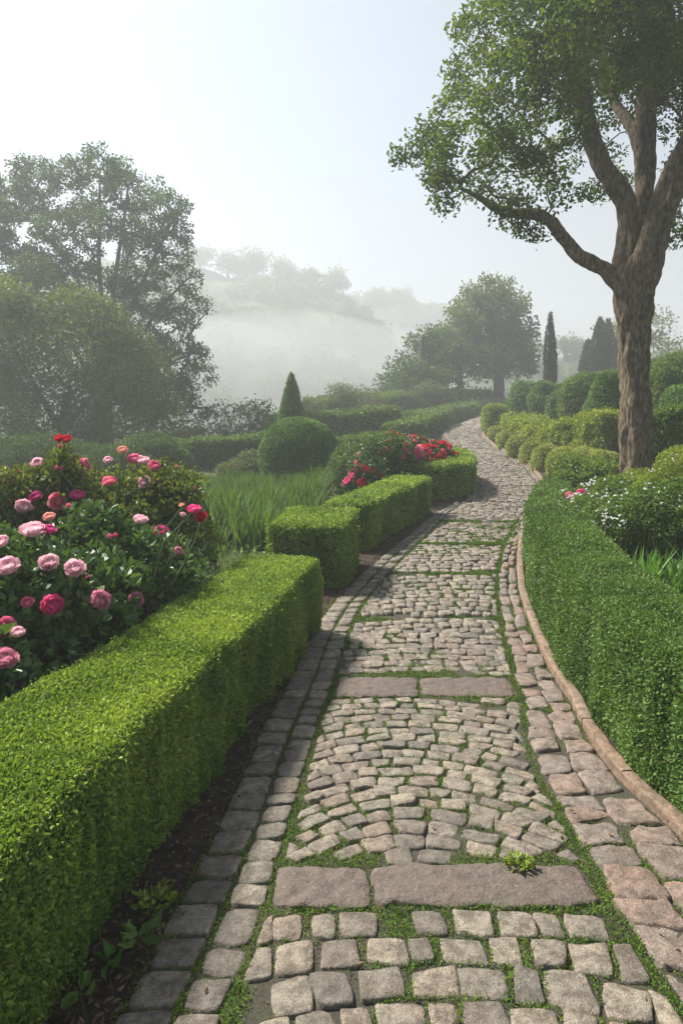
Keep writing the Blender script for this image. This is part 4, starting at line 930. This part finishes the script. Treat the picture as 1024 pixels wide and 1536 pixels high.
# pale shrubs in the mist beyond the beds
for lab, px_, yt, yb, w, Y, nb in [('pale misty shrub behind the hedge right of the cone topiary', 530, 572, 640, 80, 30, 9), ('pale loose shrub in mist left of the cone topiary', 372, 600, 690, 95, 23, 11), ('yellowish shrub glowing in mist above the broad far hedge', 645, 575, 605, 60, 34, 6), ('low pale bush in mist under the tall misty tree', 300, 640, 690, 70, 24, 7)]:
    bl = [(px_ + R.uniform(-.4, .4) * w, yt + (yb - yt) * (.18 + .6 * R.uniform(0, 1)), w * .2) for _ in range(nb)]
    broadleaf('pale_shrub', lab, Y, [[(px_, yb + 15, .03), (px_, (yt + yb) / 2, .02), (px_ + 3, yt + 15, .01)]], [], bl, 12, .38, 110, .11, PALE, STEM, px_, rt=.004, depth=.5, cat='shrub', step=.4)
mound('dark_shrub', 'dark low shrub under the feathery bush behind the roses', 90, 655, 720, 260, 13.5, TREEL, .04, 2.2, 2.6, .2, dep=.5, depth=.3, nf=2)
mound('dark_shrub', 'dark shrub at the foot of the misty tree behind the iris', 235, 650, 705, 110, 15, TREEL, .04, 2.2, 2.6, .18, dep=.6, depth=.3, nf=2)
mound('grey_shrub', 'grey green flowering shrub behind the iris left of the topiary ball', 372, 683, 730, 90, 14.2, PALE, .03, 2.2, 2.4, .12, dep=.6, depth=.25, nf=3)
mound('grey_shrub', 'leafy green shrub between the topiary ball and the red roses', 520, 672, 735, 50, 12.2, BANK, .04, 2.2, 2.4, .15, depth=.25, nf=3)

# ================================================================== FAR HILLS
def hill(name, ridge, Y0, run, m):
    rx = np.array([q[0] for q in ridge], float); ry = np.array([q[1] for q in ridge], float)
    xs = np.linspace(rx[0], rx[-1], 120); yt = np.interp(xs, rx, ry); zt = CH - (yt - HZ) * Y0 / F
    t = np.linspace(-.6, 1, 60); X, TT = np.meshgrid((xs - 512) * Y0 / F, t, indexing='ij')
    ZT = np.repeat(zt[:, None], 60, 1); f = np.clip(1 - np.abs(TT), 0, 1) ** 1.25
    Z = -14 + (ZT + 14) * f; Yv = Y0 - TT * run
    p = np.stack([X.ravel(), Yv.ravel(), Z.ravel()], 1)
    p[:, 2] += 1.3 * fbm(p * .11, 3, 40) - .6
    mb = MB(); mb.add(p, grid_faces(120, 60)); o = structure(mb.build(name, [m])); return p
H1 = [(60,395),(180,385),(290,395),(330,402),(380,408),(430,418),(480,428),(520,440),(560,470),(600,520),(640,590)]
H2 = [(300,430),(450,436),(520,440),(560,442),(620,446),(660,452),(700,465),(760,490),(830,520),(900,560)]
H3 = [(690,570),(740,545),(790,536),(840,532),(900,530),(980,520),(1100,500),(1300,480)]
hp = [hill('hill', H1, 165, 110, HILL), hill('far_hill', H2, 215, 90, HILL), hill('right_hill', H3, 105, 45, HILL)]
# the wood covering the hills, reads as one mass
wd = MB()
for p, n, r0, lf in zip(hp, (420, 320, 160), (3.8, 4.4, 2.4), (.85, 1.1, .55)):
    k = R.permutation(len(p)); k = k[(p[k, 2] > -9)][:n]
    for q in p[k]:
        r = r0 * R.uniform(.6, 1.3); blob_leaves(wd, q - np.array([0, 0, r * .55]), (r, r, r * R.uniform(.8, 1.3)), lf, 1.3, amp=r * .35, nf=.5, depth=r * .3, keep=.1)
tag(stuff(wd.build('far_wood', [TREEM])), 'misty woodland covering the hills across the valley', 'woodland')
CR = 'hazy trees along the hill crest'
for i, (px_, yt, w, Y, lab) in enumerate([(300,372,38,165,'hazy round tree at the high end of the crest beside the misty tree'), (342,380,34,165,'second crest tree, low and flat topped'), (385,378,44,165,'widest umbrella shaped crest tree'), (362,392,26,165,'small crest tree tucked beside the umbrella shaped one'), (430,393,40,165,'round crest tree between the umbrella shaped one and the pointed one'),
                                     (463,408,18,165,'small pointed crest tree like a conifer'), (499,408,34,165,'isolated crest tree with two slender trunks'), (600,434,24,214,'faint low tree on the farther crest'), (565,436,22,214,'faint bump of a tree at the start of the farther crest'),
                                     (790,512,26,104,'hazy tree on the right hill nearest the slim cypress'), (848,508,24,104,'hazy twin of low trees left of the cypress cluster'), (865,514,22,104,'small hazy tree touching the cypress cluster')]):
    h = w * .8; yb = yt + w * 1.3
    bl = [(px_ + R.uniform(-.3, .3) * w, yt + w * R.uniform(.2, .55), w * R.uniform(.24, .38)) for _ in range(9)]
    broadleaf('crest_tree', lab, Y, [[(px_, yb + 14, .5), (px_, yt + w * .7, .35), (px_ + 1, yt + w * .35, .18)]], [], bl, .06 if Y > 120 else .25, 1.7 if Y > 120 else 1.1, 42, .72 if Y > 120 else .45, TREEM, BARKF, px_, rt=.10, depth=1.4, group=CR, step=1.8)

# ================================================================== GROUND COVER
gc = MB(); n = 60000
Yg = 7 + 28 * R.uniform(0, 1, n) ** 1.4; xg = R.uniform(-1, 1, n) * (Yg * .62)
ok = ((xg < EL(Yg) - .5) | (xg > KR(Yg) + .25)); Yg, xg = Yg[ok], xg[ok]
k = fbm(np.stack([xg, Yg, 0 * xg], 1) * .8, 3, 60) > R.uniform(-1.1, .5, len(xg)); Yg, xg = Yg[k], xg[k]
leaves(gc, np.stack([xg, Yg, T(xg, Yg) + R.uniform(0, .08, len(xg))], 1), np.tile([0, 0, 1.], (len(xg), 1)), np.maximum(.06, pix(Yg) * 2.4), spread=.7)
tag(stuff(gc.build('ground_cover', [BANK])), 'low green ground cover filling the beds between hedges and shrubs', 'ground cover')

# ================================================================== AIR, LIGHT, CAMERA
def box(name, lo, hi, m):
    v = [(x, y, z) for x in (lo[0], hi[0]) for y in (lo[1], hi[1]) for z in (lo[2], hi[2])]
    mb = MB(); mb.add(v, [(0,1,3,2),(4,6,7,5),(0,4,5,1),(2,3,7,6),(0,2,6,4),(1,5,7,3)], 0, .5, False); return mb.build(name, [m])
def volmat(name, den, col, an=.3):
    m, nt, N, L = mat(name); v = N.new('ShaderNodeVolumePrincipled'); v.inputs['Color'].default_value = (*col, 1); v.inputs['Density'].default_value = den
    v.inputs['Anisotropy'].default_value = an; o = N.new('ShaderNodeOutputMaterial'); L.new(v.outputs[0], o.inputs['Volume']); return m
hz = stuff(box('haze', (-230, -14, -17), (230, 310, 51), volmat('haze_air', HAZE, (.52, .54, .555))))
tag(hz, 'pale morning mist thickening towards the valley and hills', 'haze')

def mist(name, label, c, rad, den):
    a, b = 40, 80; th = np.linspace(0, math.pi, a); ph = np.linspace(0, 2 * math.pi, b, endpoint=False)
    d = np.stack([np.outer(np.sin(th), np.cos(ph)), np.outer(np.sin(th), np.sin(ph)), np.outer(np.cos(th), np.ones(b))], -1).reshape(-1, 3)
    p = np.asarray(c) + d * np.asarray(rad); p = p + d * (1.2 * fbm(p * .07, 3, 90))[:, None] * np.array([2, 2, 1.])
    mb = MB(); mb.add(p, grid_faces(a, b, True)); o = stuff(mb.build(name, [volmat(name + '_air', den, (.62, .64, .655), .25)])); tag(o, label, 'mist'); return o
mist('mist', 'bank of white mist lying in the valley in front of the wooded hill', (-25, 118, -6), (100, 26, 28.5), .027)
mist('mist', 'thin veil of mist drifting over the farther hill', (50, 172, 0), (110, 20, 38), .010)
w = bpy.data.worlds.new('World'); bpy.context.scene.world = w; w.use_nodes = True
nt = w.node_tree; nt.nodes.clear(); N, L = nt.nodes, nt.links
sky = N.new('ShaderNodeTexSky'); sky.sky_type = 'NISHITA'; sky.sun_disc = False; sky.sun_elevation = SUN_EL; sky.sun_rotation = SUN_AZ
sky.air_density = 1.0; sky.dust_density = 1.0; sky.ozone_density = 1.0; sky.altitude = 200
bg = N.new('ShaderNodeBackground'); bg.inputs[1].default_value = .066
tc = N.new('ShaderNodeTexCoord'); mpn = N.new('ShaderNodeMapping'); mpn.inputs['Scale'].default_value = (.8, .8, 1.8); mpn.inputs['Rotation'].default_value = (.3, .5, .4); L.new(tc.outputs['Generated'], mpn.inputs[0])
cn = nd(nt, 'ShaderNodeTexNoise', Scale=1.3, Detail=4.0, Roughness=.45, Distortion=.3); L.new(mpn.outputs[0], cn.inputs['Vector'])
cr = nd(nt, 'ShaderNodeMapRange'); cr.inputs[1].default_value = .3; cr.inputs[2].default_value = .7; cr.inputs[3].default_value = .30; cr.inputs[4].default_value = .92; L.new(cn.outputs['Fac'], cr.inputs[0])
bw = N.new('ShaderNodeRGBToBW'); L.new(sky.outputs[0], bw.inputs[0])
cc = nd(nt, 'ShaderNodeMix', data_type='RGBA', blend_type='MULTIPLY'); cc.inputs[0].default_value = 1; L.new(bw.outputs[0], cc.inputs[6]); cc.inputs[7].default_value = (.90, .98, 1.08, 1)
cm_ = nd(nt, 'ShaderNodeMix', data_type='RGBA'); L.new(cr.outputs[0], cm_.inputs[0]); L.new(sky.outputs[0], cm_.inputs[6]); L.new(cc.outputs[2], cm_.inputs[7])
L.new(cm_.outputs[2], bg.inputs[0]); ow = N.new('ShaderNodeOutputWorld'); L.new(bg.outputs[0], ow.inputs[0])
su = bpy.data.lights.new('sun', 'SUN'); su.energy = 4.8; su.angle = math.radians(7); su.color = (1.0, .95, .87)
so = bpy.data.objects.new('sun', su); C.objects.link(so)
import mathutils
dv = mathutils.Vector((-math.sin(SUN_AZ) * math.cos(SUN_EL), -math.cos(SUN_AZ) * math.cos(SUN_EL), -math.sin(SUN_EL)))
so.rotation_euler = dv.to_track_quat('-Z', 'Y').to_euler(); so.location = (-20, 10, 30)
cam = bpy.data.cameras.new('camera'); co = bpy.data.objects.new('camera', cam); C.objects.link(co)
cam.sensor_fit = 'VERTICAL'; cam.sensor_height = 36; cam.lens = 24; cam.shift_y = -(768 - HZ) / 1536; cam.clip_start = .05; cam.clip_end = 2000
co.location = (0, 0, CH); co.rotation_euler = (math.pi / 2, 0, 0)
sc = bpy.context.scene; sc.camera = co
sc.render.engine = 'CYCLES'
sc.view_settings.view_transform = 'Standard'; sc.view_settings.look = 'None'; sc.view_settings.exposure = 1.76; sc.view_settings.gamma = 1
cy = sc.cycles; cy.use_denoising = True; cy.denoiser = 'OPENIMAGEDENOISE'; cy.max_bounces = 7; cy.diffuse_bounces = 3; cy.glossy_bounces = 2; cy.transmission_bounces = 4; cy.volume_bounces = 2; cy.transparent_max_bounces = 8
cy.sample_clamp_indirect = 6; cy.use_adaptive_sampling = True; cy.adaptive_threshold = .015
